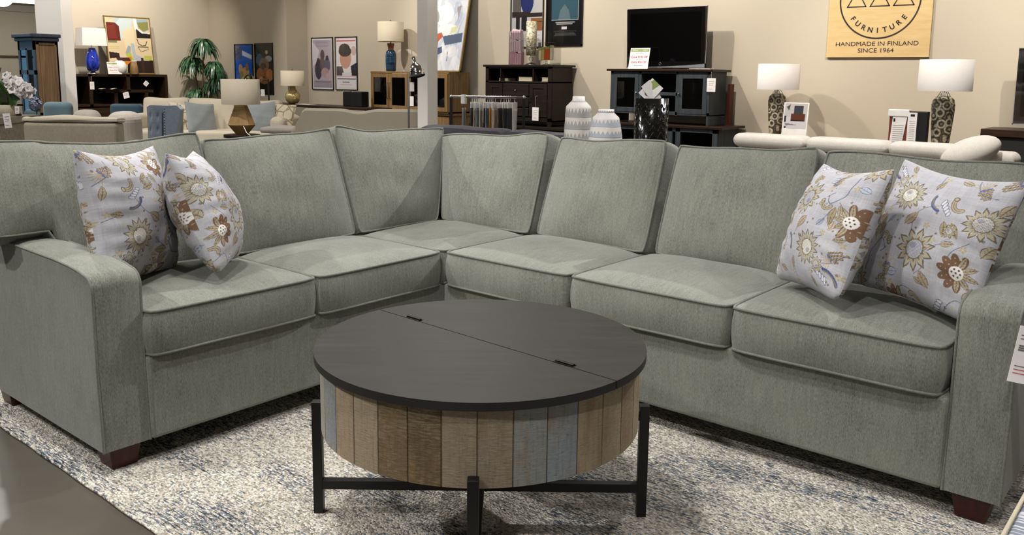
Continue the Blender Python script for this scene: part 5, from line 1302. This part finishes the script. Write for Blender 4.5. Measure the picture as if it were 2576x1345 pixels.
def block_chair(label, u0, u1, v0, d, mat, name='armchair', bevel=.07, D=.8, cat='chair', rz=0, th=.16):
    A = at(u0, v0, d); B = at(u1, v0, d); L = (B - A).length; z = A.z
    t = thing(name, label, cat, (A.x, A.y, 0), VR + rz)
    rb('back', mat, t, (0, 0, .2), (L, th, z), bevel, 6); rb('seat', mat, t, (0, -D + .1, .14), (L, .05, .44), .05, 4)
    for x in (-.10, L - .04): rb('arm', mat, t, (x, -D + .1, .14), (x + .14, .12, min(.62, z - .2)), .05, 5)
    for x in (.05, L - .05): MB().lathe([(.015, 0), (.02, .14)], 8, (x, -.1, 0)).build('leg', M['dark_wood'], t)
    return t
block_chair('taupe armchair with thick rounded back right of the beige tweed chair', 257, 330, 281, 7.9, M['grey_taupe_f'], bevel=.10, D=.5, th=.3)
block_chair('small taupe armchair further back between the blue chairs', 172, 236, 276, 9.7, M['grey_taupe_f'], bevel=.10, D=.45, th=.25)
block_chair('slate teal armchair with slanted back between armoire and pier', 102, 173, 256, 11.4, M['slate_f'], D=.55)
block_chair('slate teal armchair almost hidden behind the white orchid', 56, 84, 274, 9.6, M['slate_f'], bevel=.05, D=.4)
block_chair('dark teal loveseat in front of the dark bookcase console', 274, 352, 261, 13.4, M['teal_f'], 'loveseat', .05, cat='sofa', D=.5)
def tufted():
    A = at(374, 264, 9.0); B = at(458, 264, 9.0); L = (B - A).length; z = A.z
    t = thing('wingback_chair', 'blue velvet tufted wingback chair turned to the left', 'chair', (A.x, A.y, 0), VR)
    # flared side wing and tufted inner back
    n = 12; m = MB(); P = [(0, 0, z), (L, 0, z + .015), (L * .93, 0, .62), (L * .62, 0, .45), (0.02, 0, .45)]
    m = MB().prism([(0, z - .02), (.03, z), (L * .55, z - .003), (L * .9, z), (L, z - .04), (L * .93, z - .16), (L * .72, .45), (L * .68, .2), (.0, .2)], -.05, .05).build('side_wing', M['blue_velvet'], t, bevel=.03, seg=4, fix=True)
    bk = MB()
    def f(u, v):
        x = -.0 + .02 * v + L * .42 * u; zz = .42 + (z - .44) * v; dimple = sum(.018 * math.exp(-(((u - a) * 3.2) ** 2 + ((v - b) * 5) ** 2) * 14) for a in (.25, .75) for b in (.2, .5, .8))
        return (x, -.075 + dimple - .02 * math.sin(u * PI), zz)
    bk.grid(f, 24, 24); bk.build('tufted_panel', M['blue_velvet'], t)
    for a in (.25, .75):
        for b in (.2, .5, .8): MB().sphere((L * .42 * a, -.062, .42 + (z - .44) * b), .012, 8, 6).build('button', M['blue_velvet'], t)
    ns = MB()
    for k in range(22): ns.sphere((L * .52 - .02 * k / 22, -.056, z - .03 - k * .028), .006, 6, 4)
    ns.build('nailhead_trim', M['chrome'], t)
    rb('back', M['blue_velvet'], t, (.0, -.03, .2), (L * .5, .5, z - .02), .05, 4)
    rb('seat', M['blue_velvet'], t, (-.45, -.05, .16), (.02, .50, .50), .04, 4)
    for x, y in ((-.4, 0), (-.4, .45), (.2, 0), (.2, .45)): MB().lathe([(.015, 0), (.022, .2)], 8, (x, y, 0)).build('leg', M['dark_wood'], t)
tufted()

# ---- left wall: dark bookcase console with lamp and painting; local frame faces +X
def left_console():
    y0, y1 = 3.60, 5.20; cy = (y0 + y1) / 2; W = y1 - y0; w = W / 2
    t = thing('bookcase_console', 'dark walnut bookcase console with open shelves against left wall', 'cabinet', (-11.88, cy, 0), PI / 2); Z = 1.19
    L = lambda Y: Y - cy
    MB().span((-w, 0, Z - .045), (w, .42, Z)).build('top', M['dark_wood2'], t, bevel=.004)
    b = MB(); b.span((-w, 0, 0), (-w + .05, .42, Z - .04)).span((w - .05, 0, 0), (w, .42, Z - .04)).span((-w, 0, 0), (w, .42, .08)).span((L(4.47), 0, .9), (L(4.53), .4, Z)).span((-w, 0, .66), (w, .4, .70))
    b.span((L(4.10), 0, .885), (L(4.93), .4, .93)).span((L(4.25), .0, .66), (L(4.31), .38, .9)).span((L(4.78), 0, .66), (L(4.84), .38, .9)).span((L(3.84), 0, .66), (L(3.90), .4, Z)).build('body', M['dark_wood2'], t, bevel=.002)
    MB().span((-w + .05, .39, .05), (w - .05, .41, Z - .04)).build('back_panel', M['dark_in'], t)
    rb('door', M['dark_wood2'], t, (-w + .06, .0, .1), (-.01, .02, .64), .004, 2); rb('door', M['dark_wood2'], t, (.01, .0, .1), (w - .06, .02, .64), .004, 2)
    return cy
lcy = left_console()
LW = PI / 2
def blue_lamp():
    c = onX(234, 178, -11.95); t = thing('table_lamp', 'cobalt blue glass lamp with white rectangular shade', 'lamp', (-11.95, c.y - .0, 1.192), LW)
    m = NT('cobalt_glass'); f = m.noise(m.coord('Object', (20, 20, 5)), 1, 4); m.set(base=m.ramp(f, [(.3, hexc('0a1270')), (.7, hexc('2440b8'))]), rough=.08, coat=.6)
    MB().lathe([(.05, .045), (.08, .06), (.105, .13), (.108, .20), (.09, .30), (.065, .38), (.045, .42)], 36).build('body', m.m, t)
    MB().lathe([(.09, 0), (.09, .012), (.04, .02), (.035, .045)], 30).build('foot', M['chrome'], t); MB().tube([(0, 0, .4), (0, 0, .7)], .006, 8).build('stem', M['chrome'], t)
    s = MB(); z0, z1 = .455, .735
    vs = [(sx * w, sy * d, z) for z, w, d in ((z0, .20, .13), (z1, .185, .115)) for sx, sy in ((-1, -1), (1, -1), (1, 1), (-1, 1))]
    s.add(vs, [(0, 1, 5, 4), (1, 2, 6, 5), (2, 3, 7, 6), (3, 0, 4, 7)]); s.build('shade', M['shade_white'], t)
    return t
blue_lamp()
c = onX(323, 186, -11.95); painting('colour block abstract painting leaning on wall above the bookcase console', (-12.0, 4.65, 1.193), .80, .97, .12, abstract_canvas('blocks'), rz=LW)
c = onX(290, 185, -11.84); promo('white sale card with green band standing before the colour block painting', (-11.84, c.y, 1.192), LW, .23, .20)
c = onX(338, 186, -11.9); t = thing('basket', 'small woven rattan basket standing before the colour block painting', 'basket', (-11.9, c.y, 1.192), 0)
MB().lathe([(.07, 0), (.075, .01), (.06, .12), (.045, .21), (.04, .21), (.055, .1), (.06, .02)], 24).build('body', wood('rattan', '6a5030', '9a7a4c', 2, .7, 3, .5), t)
MB().lathe([(.042, .205), (.05, .21), (.05, .225), (.042, .225)], 24).build('rim', M['white_metal'], t)
c = onX(306, 172, -11.93); t = thing('ceramic_vase', 'white curved ceramic vase behind the sale card', 'vase', (-11.93, c.y - .03, 1.192), 0)
MB().lathe([(.06, 0), (.10, .03), (.11, .13), (.08, .20), (.04, .225), (.035, .22)], 28).build('body', M['white_metal'], t)
c = onX(281, 222, -11.80); t = thing('open_book', 'open book with cream pages lying on the console shelf', 'book', (-11.80, c.y, .932), LW)
for s in (-1, 1):
    MB().grid(lambda u, v, s=s: (s * u * .17, v * .12, .008 + .022 * math.sin(u * PI * .8) * (1 - .3 * u)), 12, 2, flip=(s < 0)).build('page_block', M['paper'], t)
MB().span((-.18, 0, 0), (.18, .13, .006)).build('cover', M['dark_wood'], t)
hang_tag('white price tag hanging at the left post of the bookcase console', (-11.868, 3.885, 1.15), LW, .07, .125, .085)
hang_tag('white tag tilted like a diamond on the bookcase console shelf', (-11.868, 4.84, 1.08), LW, .075, .08, .02, R_(42))
hang_tag('white tag hanging under the middle shelf of the bookcase console', (-11.868, 4.43, .90), LW, .10, .10, .01, R_(-12))

# ---- dracaena in the corner
def plant():
    c = at(508, 250, 15.6); d = 15.6
    t = thing('potted_dracaena', 'tall artificial dracaena with drooping green leaf heads in the corner', 'plant', (c.x, c.y, 0), VR)
    lm = NT('dracaena_leaf'); f = lm.noise(lm.coord('Object'), 14, 3); lm.set(base=lm.ramp(f, [(.3, hexc('1f3f2b')), (.55, hexc('3a6346')), (.75, hexc('6f9a62'))]), rough=.35)
    px = lambda du: du / 2170 * d; rg = random.Random(9)
    heads = [((512, 108), .42, 95), ((480, 152), .42, 95), ((545, 165), .34, 70), ((552, 195), .36, 80), ((488, 232), .40, 85), ((525, 215), .28, 60)]
    tr = MB()
    m = MB()
    for (hu, hv), sc, n in heads:
        h = at(hu, hv, d) - Vector((c.x, c.y, 0)); h = Matrix.Rotation(-VR, 3, 'Z') @ h; h.y = rg.uniform(-.15, .15)
        base = Vector((.03, 0, .3)); tr.tube([base, Vector(((h.x) * .4, h.y * .5, .3 + (h.z - .3) * .5)), h + Vector((0, 0, -.02))], [.018, .015, .011], 8)
        for k in range(n):
            a = rg.uniform(0, 2 * PI); L = sc * rg.uniform(.65, 1.05); w = .022 * rg.uniform(.8, 1.2); el = rg.uniform(.1, 1.2); st = h + Vector((0, 0, rg.uniform(-.05, .06)))
            dirv = Vector((math.cos(a), math.sin(a), 0)); side = Vector((-math.sin(a), math.cos(a), 0)); vs = []; S = 7
            for s in range(S + 1):
                q = s / S; out = L * .75 * (1 - (1 - q) ** 1.3) * math.cos(el * .6); up = L * (math.sin(el) * .55 * q - .95 * q * q)
                p = st + dirv * out + Vector((0, 0, up)); ww = w * math.sin(PI * min(.98, .12 + q * .88)) ** .7
                vs += [p - side * ww, p + Vector((0, 0, -.15 * ww)), p + side * ww]
            m.add(vs, [(s * 3 + j, s * 3 + j + 1, s * 3 + j + 4, s * 3 + j + 3) for s in range(S) for j in (0, 1)], None, True)
    m.build('foliage', lm.m, t); tr.build('trunk', wood('bark', '4a3a28', '7a6448', 2, .8, 2, .6), t)
    MB().lathe([(.14, 0), (.17, .02), (.20, .32), (.18, .32), (.17, .28)], 28).build('pot', M['dark_wood'], t); MB().lathe([(.0, .285), (.175, .285)], 24, caps=False).build('soil', M['dark_in'], t)
plant()

# ---- armoire by the pier
def armoire():
    d = 12.0; E = at(84, 90, d); z = at(84, 84, d).z + .0
    t = thing('armoire', 'brown oak display armoire with navy front and tall glass doors', 'cabinet', (E.x, E.y, 0)); w = onY(47, 150, E.y).x - E.x; Dp = onX(148, 150, E.x).y - E.y
    MB().span((w - .05, -.06, z - .05), (.05, Dp + .03, z)).span((w - .03, -.03, z - .10), (.03, Dp + .01, z - .05)).build('cornice', M['navy_paint'], t, bevel=.01)
    MB().span((w, .02, 0), (w + .03, Dp, z - .1)).span((w, Dp - .02, 0), (0, Dp, z - .1)).span((w, .02, 0), (0, Dp, .1)).span((w, .02, z - .12), (0, Dp, z - .1)).build('carcass', M['brown_wood'], t)
    s = MB().span((-.03, .02, 0), (-.012, Dp, z - .1)); fw = .045
    s.span((-.012, .02, 0), (0, .02 + fw, z - .1)).span((-.012, Dp - fw, 0), (0, Dp, z - .1)).span((-.012, .02, z - .15), (0, Dp, z - .1)).span((-.012, .02, .62), (0, Dp, .66)).build('side_panel', M['brown_wood'], t, bevel=.004)
    f = MB(); f.span((w, 0, 0), (w + .06, .02, z - .1)).span((-.06, 0, 0), (0, .02, z - .1)).span((w, 0, z - .22), (0, .02, z - .1)).span((w, 0, 0), (0, .02, .45)).span((w / 2 - .025, 0, .45), (w / 2 + .025, .02, z - .2)).span((w, .0, 1.18), (0, .02, 1.24)).span((w, 0, .85), (0, .02, .88)).build('front_frame', M['navy_paint'], t)
    MB().span((w + .06, .008, .45), (-.06, .012, z - .22)).build('pane', M['glass'], t)
    for zz in (.86, 1.20): MB().span((w + .03, .03, zz), (-.03, Dp - .03, zz + .015)).build('shelf', M['clear'], t)
    g = plain('reflection_turquoise', '86b9cc', .5)  # turquoise imitates the bluish window reflection in the door glass
    MB().span((w + .05, Dp - .045, .5), (-.05, Dp - .03, z - .25)).build('reflection_back', g, t)
armoire()
# globe pendant and bright troffer far left
c = at(4, -11, 12.5); em = plain('lit_opal_glass', 'ffffff', .3, ecol=(1, .97, .92), estr=4.0)
t = thing('pendant_lamp', 'lit white globe pendant at the top left corner', 'lamp', c); MB().sphere((0, 0, 0), .155, 28, 18).build('globe', em, t); MB().tube([(0, 0, .155), (0, 0, 4.3 - c.z)], .006, 6).build('cord', M['black'], t)
c = at(60, -4, 17.5); t = thing('ceiling_light', 'lit white ceiling panel beyond the pier', 'light', (c.x, c.y, 2.6), 0)
MB().span((-.5, -.9, -.02), (.5, .9, .018)).build('diffuser', em, t); MB().span((-.53, -.93, -.012), (.53, .93, .016)).build('frame', M['white_metal'], t)

# ---- orchid, hydrangea and table at the left edge
def flowers():
    d = 6.7; DH = 7.9; base = at(24, 292, d); zt = base.z
    tt = thing('accent_table', 'pale grey wood table at the left edge under the orchid', 'table', (base.x, base.y, 0), VR)
    gw = wood('washed_grey_wood', '7c7468', '9a9184', 0, .6)
    MB().span((-.50, -.28, zt - .05), (.075, .28, zt)).build('table_top', gw, tt, bevel=.003); MB().span((-.48, -.24, zt - .22), (.06, .26, zt - .05)).build('apron', gw, tt, bevel=.003)
    for x in (-.47, .03):
        for y in (-.22, .20): MB().span((x, y, 0), (x + .04, y + .04, zt - .2)).build('leg', gw, tt)
    t = thing('potted_orchid', 'white orchid with broad dark green leaves in a stick basket', 'plant', (base.x, base.y, zt), VR)
    P = lambda u, v: Matrix.Rotation(-VR, 3, 'Z') @ (at(u, v, d) - Vector((base.x, base.y, zt)))
    pet = plain('orchid_petal', 'd5cfcc', .6); lf = NT('orchid_leaf'); f = lf.noise(lf.coord('Object', (9, 9, 9)), 1, 3); lf.set(base=lf.ramp(f, [(.3, hexc('14280f')), (.7, hexc('3c5c26'))]), rough=.3)
    rg = random.Random(3); fm = MB()
    for k in range(46):
        q = rg.random(); cu = 18 + q * 55 + rg.uniform(-12, 12); cvv = 190 + q * 45 + rg.uniform(-14, 16); c = P(cu, cvv); c.y = rg.uniform(-.08, .06); r = rg.uniform(.022, .034)
        nrm = Vector((rg.uniform(-.7, .7), -1, rg.uniform(-.3, .7))).normalized(); a = nrm.orthogonal().normalized(); b = nrm.cross(a); a0 = rg.uniform(0, 6)
        for j in range(5):
            an = a0 + j * 2 * PI / 5; e = a * math.cos(an) + b * math.sin(an); g = a * -math.sin(an) + b * math.cos(an); vs = []
            for s in range(5):
                u = s / 4; w = r * .62 * math.sin(PI * min(.97, u * .9 + .08)); p = c + e * r * 1.15 * u + nrm * (.3 * r * math.sin(u * 2.4)); vs += [p - g * w, p + nrm * .1 * r, p + g * w]
            fm.add(vs, [(s * 3 + i, s * 3 + i + 1, s * 3 + i + 4, s * 3 + i + 3) for s in range(4) for i in (0, 1)], None, True)
        fm.sphere(c + nrm * .006, .006, 6, 4)
    o = fm.build('blossoms', pet, t); o['kind'] = 'stuff'
    lm = MB()
    for (u0, v0), (u1, v1), w in (((10, 262), (-8, 196), .07), ((14, 264), (28, 198), .065), ((18, 262), (58, 248), .055), ((10, 262), (-30, 240), .06), ((16, 262), (40, 225), .05), ((14, 262), (8, 215), .06)):
        A, B = P(u0, v0), P(u1, v1); A.y = 0; B.y = rg.uniform(-.10, .02); D = B - A; sd = Vector((-D.z, 0, D.x)).normalized(); vs = []
        for s in range(9):
            q = s / 8; p = A + D * q + Vector((0, -.05 * math.sin(q * PI), .02 * math.sin(q * PI))); ww = w * math.sin(PI * min(.99, q * .92 + .06)) ** .6; vs += [p - sd * ww, p + Vector((0, .012, 0)), p + sd * ww]
        lm.add(vs, [(s * 3 + i, s * 3 + i + 1, s * 3 + i + 4, s * 3 + i + 3) for s in range(8) for i in (0, 1)], None, True)
    lm.build('leaves', lf.m, t)
    st = MB()
    for (u0, v0), (u1, v1) in (((12, 262), (14, 185)), ((14, 262), (60, 215)), ((10, 262), (2, 170))):
        A, B = P(u0, v0), P(u1, v1); st.tube([A, (A + B) / 2 + Vector((-.03, 0, .05)), B], .004, 6)
    st.build('stems', plain('stem_green', '3f4a26', .6), t)
    bk = MB()
    for (u0, v0), (u1, v1) in (((2, 262), (24, 290)), ((24, 262), (6, 290)), ((30, 262), (34, 291)), ((20, 264), (26, 291)), ((40, 266), (52, 291)), ((-6, 262), (-10, 290))):
        bk.tube([P(u0, v0), P(u1, v1)], .008, 7)
    bk.tube([P(-12, 260), P(58, 264)], .008, 7); bk.tube([P(-10, 288), P(54, 289)], .007, 7); bk.build('stick_basket', M['dark_wood2'], t)
    MB().lathe([(.06, 0), (.075, .02), (.085, .075), (.08, .085)], 24, P(20, 290) * 1.0 - Vector((0, 0, P(20, 290).z))).build('pot', M['cream_f'], t)
    h = thing('hydrangea', 'faded blue grey hydrangea head behind the orchid', 'flower', at(90, 262, DH), VR); hm = MB(); hp = plain('hydrangea_petal', '7b8092', .7)
    for k in range(60):
        a = rg.uniform(0, 2 * PI); b = rg.uniform(-1, 1); c = Vector((math.cos(a) * math.sqrt(1 - b * b) * .05, math.sin(a) * math.sqrt(1 - b * b) * .05, b * .065)); n = c.normalized(); e = n.orthogonal().normalized(); g = n.cross(e)
        for j in range(4):
            an = j * PI / 2 + k; q = e * math.cos(an) + g * math.sin(an); w = e * -math.sin(an) + g * math.cos(an); c2 = c * 1.0; hm.add([c2, c2 + q * .016 - w * .011, c2 + q * .024 + n * .004, c2 + q * .016 + w * .011], [(0, 1, 2, 3)], None, True)
    o = hm.build('petals', hp, h); o['kind'] = 'stuff'
    z = at(90, 262, DH).z; MB().tube([(0, 0, -.03), (.01, 0, -.16)], .005, 6).build('stem', plain('stem_green2', '3f4a26', .6), h)
    hp2 = at(90, 262, DH); vt = thing('bud_vase', 'dark vase holding the hydrangea', 'vase', (hp2.x, hp2.y, hp2.z - .30), VR)
    MB().lathe([(.03, 0), (.045, .03), (.05, .12), (.03, .19), (.028, .20)], 20).build('body', plain('dark_ceramic', '2c2c38', .3), vt)
    tb = thing('side_table', 'small dark side table under the hydrangea vase', 'table', (hp2.x, hp2.y, 0), VR); MB().lathe([(.2, hp2.z - .33), (.2, hp2.z - .30)], 28).build('table_top', M['dark_wood'], tb); MB().lathe([(.14, 0), (.14, .02), (.025, .04), (.025, hp2.z - .33)], 20).build('pedestal', M['dark_wood'], tb)
    c = at(14, 278, 6.2); hang_tag('large pale price tag hanging in front of the grey table at left edge', (c.x, c.y, c.z), VR, .052, .105, .02, R_(-6))
    c = at(42, 262, 6.5); hang_tag('small price tag hanging among the orchid basket sticks', (c.x, c.y, c.z), VR, .032, .055, .015)
flowers()
# ---- corner of an upholstered ottoman at the lower right edge
t = thing('ottoman', 'pale blue grey striped ottoman corner with cream piping at bottom right', 'ottoman', (2.6, -.7, 0))
st = NT('striped_cloth'); w_ = st.math('SINE', st.math('MULTIPLY', st.noise(st.coord('Object', (.01, 14, 14)), 1, 2), 40)); st.set(base=st.ramp(w_, [(.2, hexc('7f8594')), (.5, hexc('b9bcc4')), (.8, hexc('c9cad0'))]), rough=.9)
rb('body', st.m, t, (-.35, -.4, .06), (.35, .36, .30), .012, 4)
MB().tube([(-.352, -.4, .302), (-.352, .362, .302), (.35, .362, .302)], .006, 8).build('piping', M['cream_f'], t)
for x, y in ((-.3, -.35), (.3, -.35), (-.3, .31), (.3, .31)): MB().lathe([(.02, 0.002), (.025, .065)], 12, (x, y, 0)).build('leg', M['dark_wood'], t)
a = onX(1836, 262, -1.93)
t = thing('leaning_board', 'red brown board leaning in the gap right of the blue console', 'board', (-1.93, 6.55, .72)); MB().span((-.02, 0, 0), (.01, .10, .46)).build('plank', wood('red_brown', '3a170d', '5a2614', 2, .5), t, bevel=.002)
for u in (1660, 1712):
    P = Vector((-10.1 + (1660 - u) * -.005, -6.0, 3.02)); t = thing('hanging_light', ('left' if u < 1700 else 'right') + ' lit white hanging bar lamp of the pair far behind the viewer', 'lamp', P, 0, 'hanging bar lamps')
    MB().span((-.16, -.03, -.035), (.16, .03, 0)).build('diffuser', em, t); MB().tube([(0, 0, 0), (0, 0, 4.3 - 3.02)], .004, 6).build('cord', M['black'], t)
# ---------------------------------------------------------------- lights
def spot(name, loc, tgt, power, size=60, blend=.5, rad=.06, col=(1, .93, .82)):
    l = bpy.data.lights.new(name, 'SPOT'); l.energy = power; l.spot_size = R_(size); l.spot_blend = blend; l.shadow_soft_size = rad; l.color = col
    o = bpy.data.objects.new(name, l); COL.objects.link(o); o.location = loc
    o.rotation_euler = (Vector(tgt) - Vector(loc)).to_track_quat('-Z', 'Y').to_euler(); return o
def area(name, loc, tgt, power, sx, sy, col=(1, .97, .93)):
    l = bpy.data.lights.new(name, 'AREA'); l.energy = power; l.shape = 'RECTANGLE'; l.size = sx; l.size_y = sy; l.color = col
    o = bpy.data.objects.new(name, l); COL.objects.link(o); o.location = loc
    o.rotation_euler = (Vector(tgt) - Vector(loc)).to_track_quat('-Z', 'Y').to_euler(); return o
SC = (1, .98, .945)
for x, y, tx_, ty_, p_ in ((-3.6, -1.6, -4.1, .6, 330), (-5.2, .2, -6.0, 2.6, 480), (-3.0, .8, -3.6, 2.6, 300), (1.2, 1.4, .8, 3.3, 330), (-8.6, 1.4, -9.5, 3.4, 320), (-.9, -.4, -.6, 2.2, 200), (-7.0, -1.4, -8.6, 1.0, 260)):
    spot('track_spot', (x, y, 4.15), (tx_, ty_, .6), p_, 60, .6, .06, SC)
spot('track_spot', (1.6, 4.9, 4.15), (-.2, -.1, .5), 860, 44, .4, .04, SC)
spot('track_spot', (.4, -1.5, 4.15), (.2, -.2, .4), 330, 74, .5, .12, SC)
spot('track_spot', (-4.6, -.3, 4.15), (-.1, -.8, .3), 620, 44, .4, .05, SC)
spot('track_spot', (2.6, -2.2, 4.15), (1.3, -.3, .1), 190, 60, .5, .05, SC)
for x in (-8.5, -6, -3.5, -1.6, .4, 2.2):
    spot('wall_spot', (x, 4.2, 4.1), (x + .4, YWALL, 1.7), 360, 78, .6, .05, (1, .93, .83))
for x, y in ((-10.3, 4.4), (-9.6, 3.0), (-14, 1.5)):
    spot('wall_spot', (x, y, 4.1), (XLEFT, y + .3, 1.6), 370, 80, .6, .05, (1, .93, .83))
for x, y in ((-1, -1.5), (-6, 1.5), (-4, 4.2), (1.5, 3.8), (-11, 1), (-15.5, -1)):
    area('ceiling_panel', (x, y, 4.25), (x, y, 0), 60, 1.2, .6)
spot('track_spot', (-2.2, -4.2, 4.15), (-.7, -1.45, .35), 480, 44, .5, .06, SC)
spot('track_spot', (1.0, -4.6, 4.15), (.6, -.6, .2), 330, 50, .6, .15, SC)
spot('wall_spot', (-14.6, 4.6, 2.5), (-18, 5.6, 1.4), 90, 80, .6, .05, (1, .95, .85))
spot('track_spot', (5.2, -.2, 4.15), (2.3, .3, .3), 190, 34, .5, .06, SC)
area('front_fill', (1.5, -8.7, 2.0), (0, 0, 1), 60, 9, 3, (1, .98, .96))  # unseen fill light added from the front; no window in that wall
w = bpy.data.worlds.new('world'); bpy.context.scene.world = w; w.use_nodes = True
w.node_tree.nodes['Background'].inputs[0].default_value = (.9, .88, .84, 1); w.node_tree.nodes['Background'].inputs[1].default_value = .15
vs_ = bpy.context.scene.view_settings
vs_.view_transform = 'Standard'; vs_.look = 'None'; vs_.gamma = 1.0; vs_.exposure = 0.1; vs_.use_curve_mapping = False
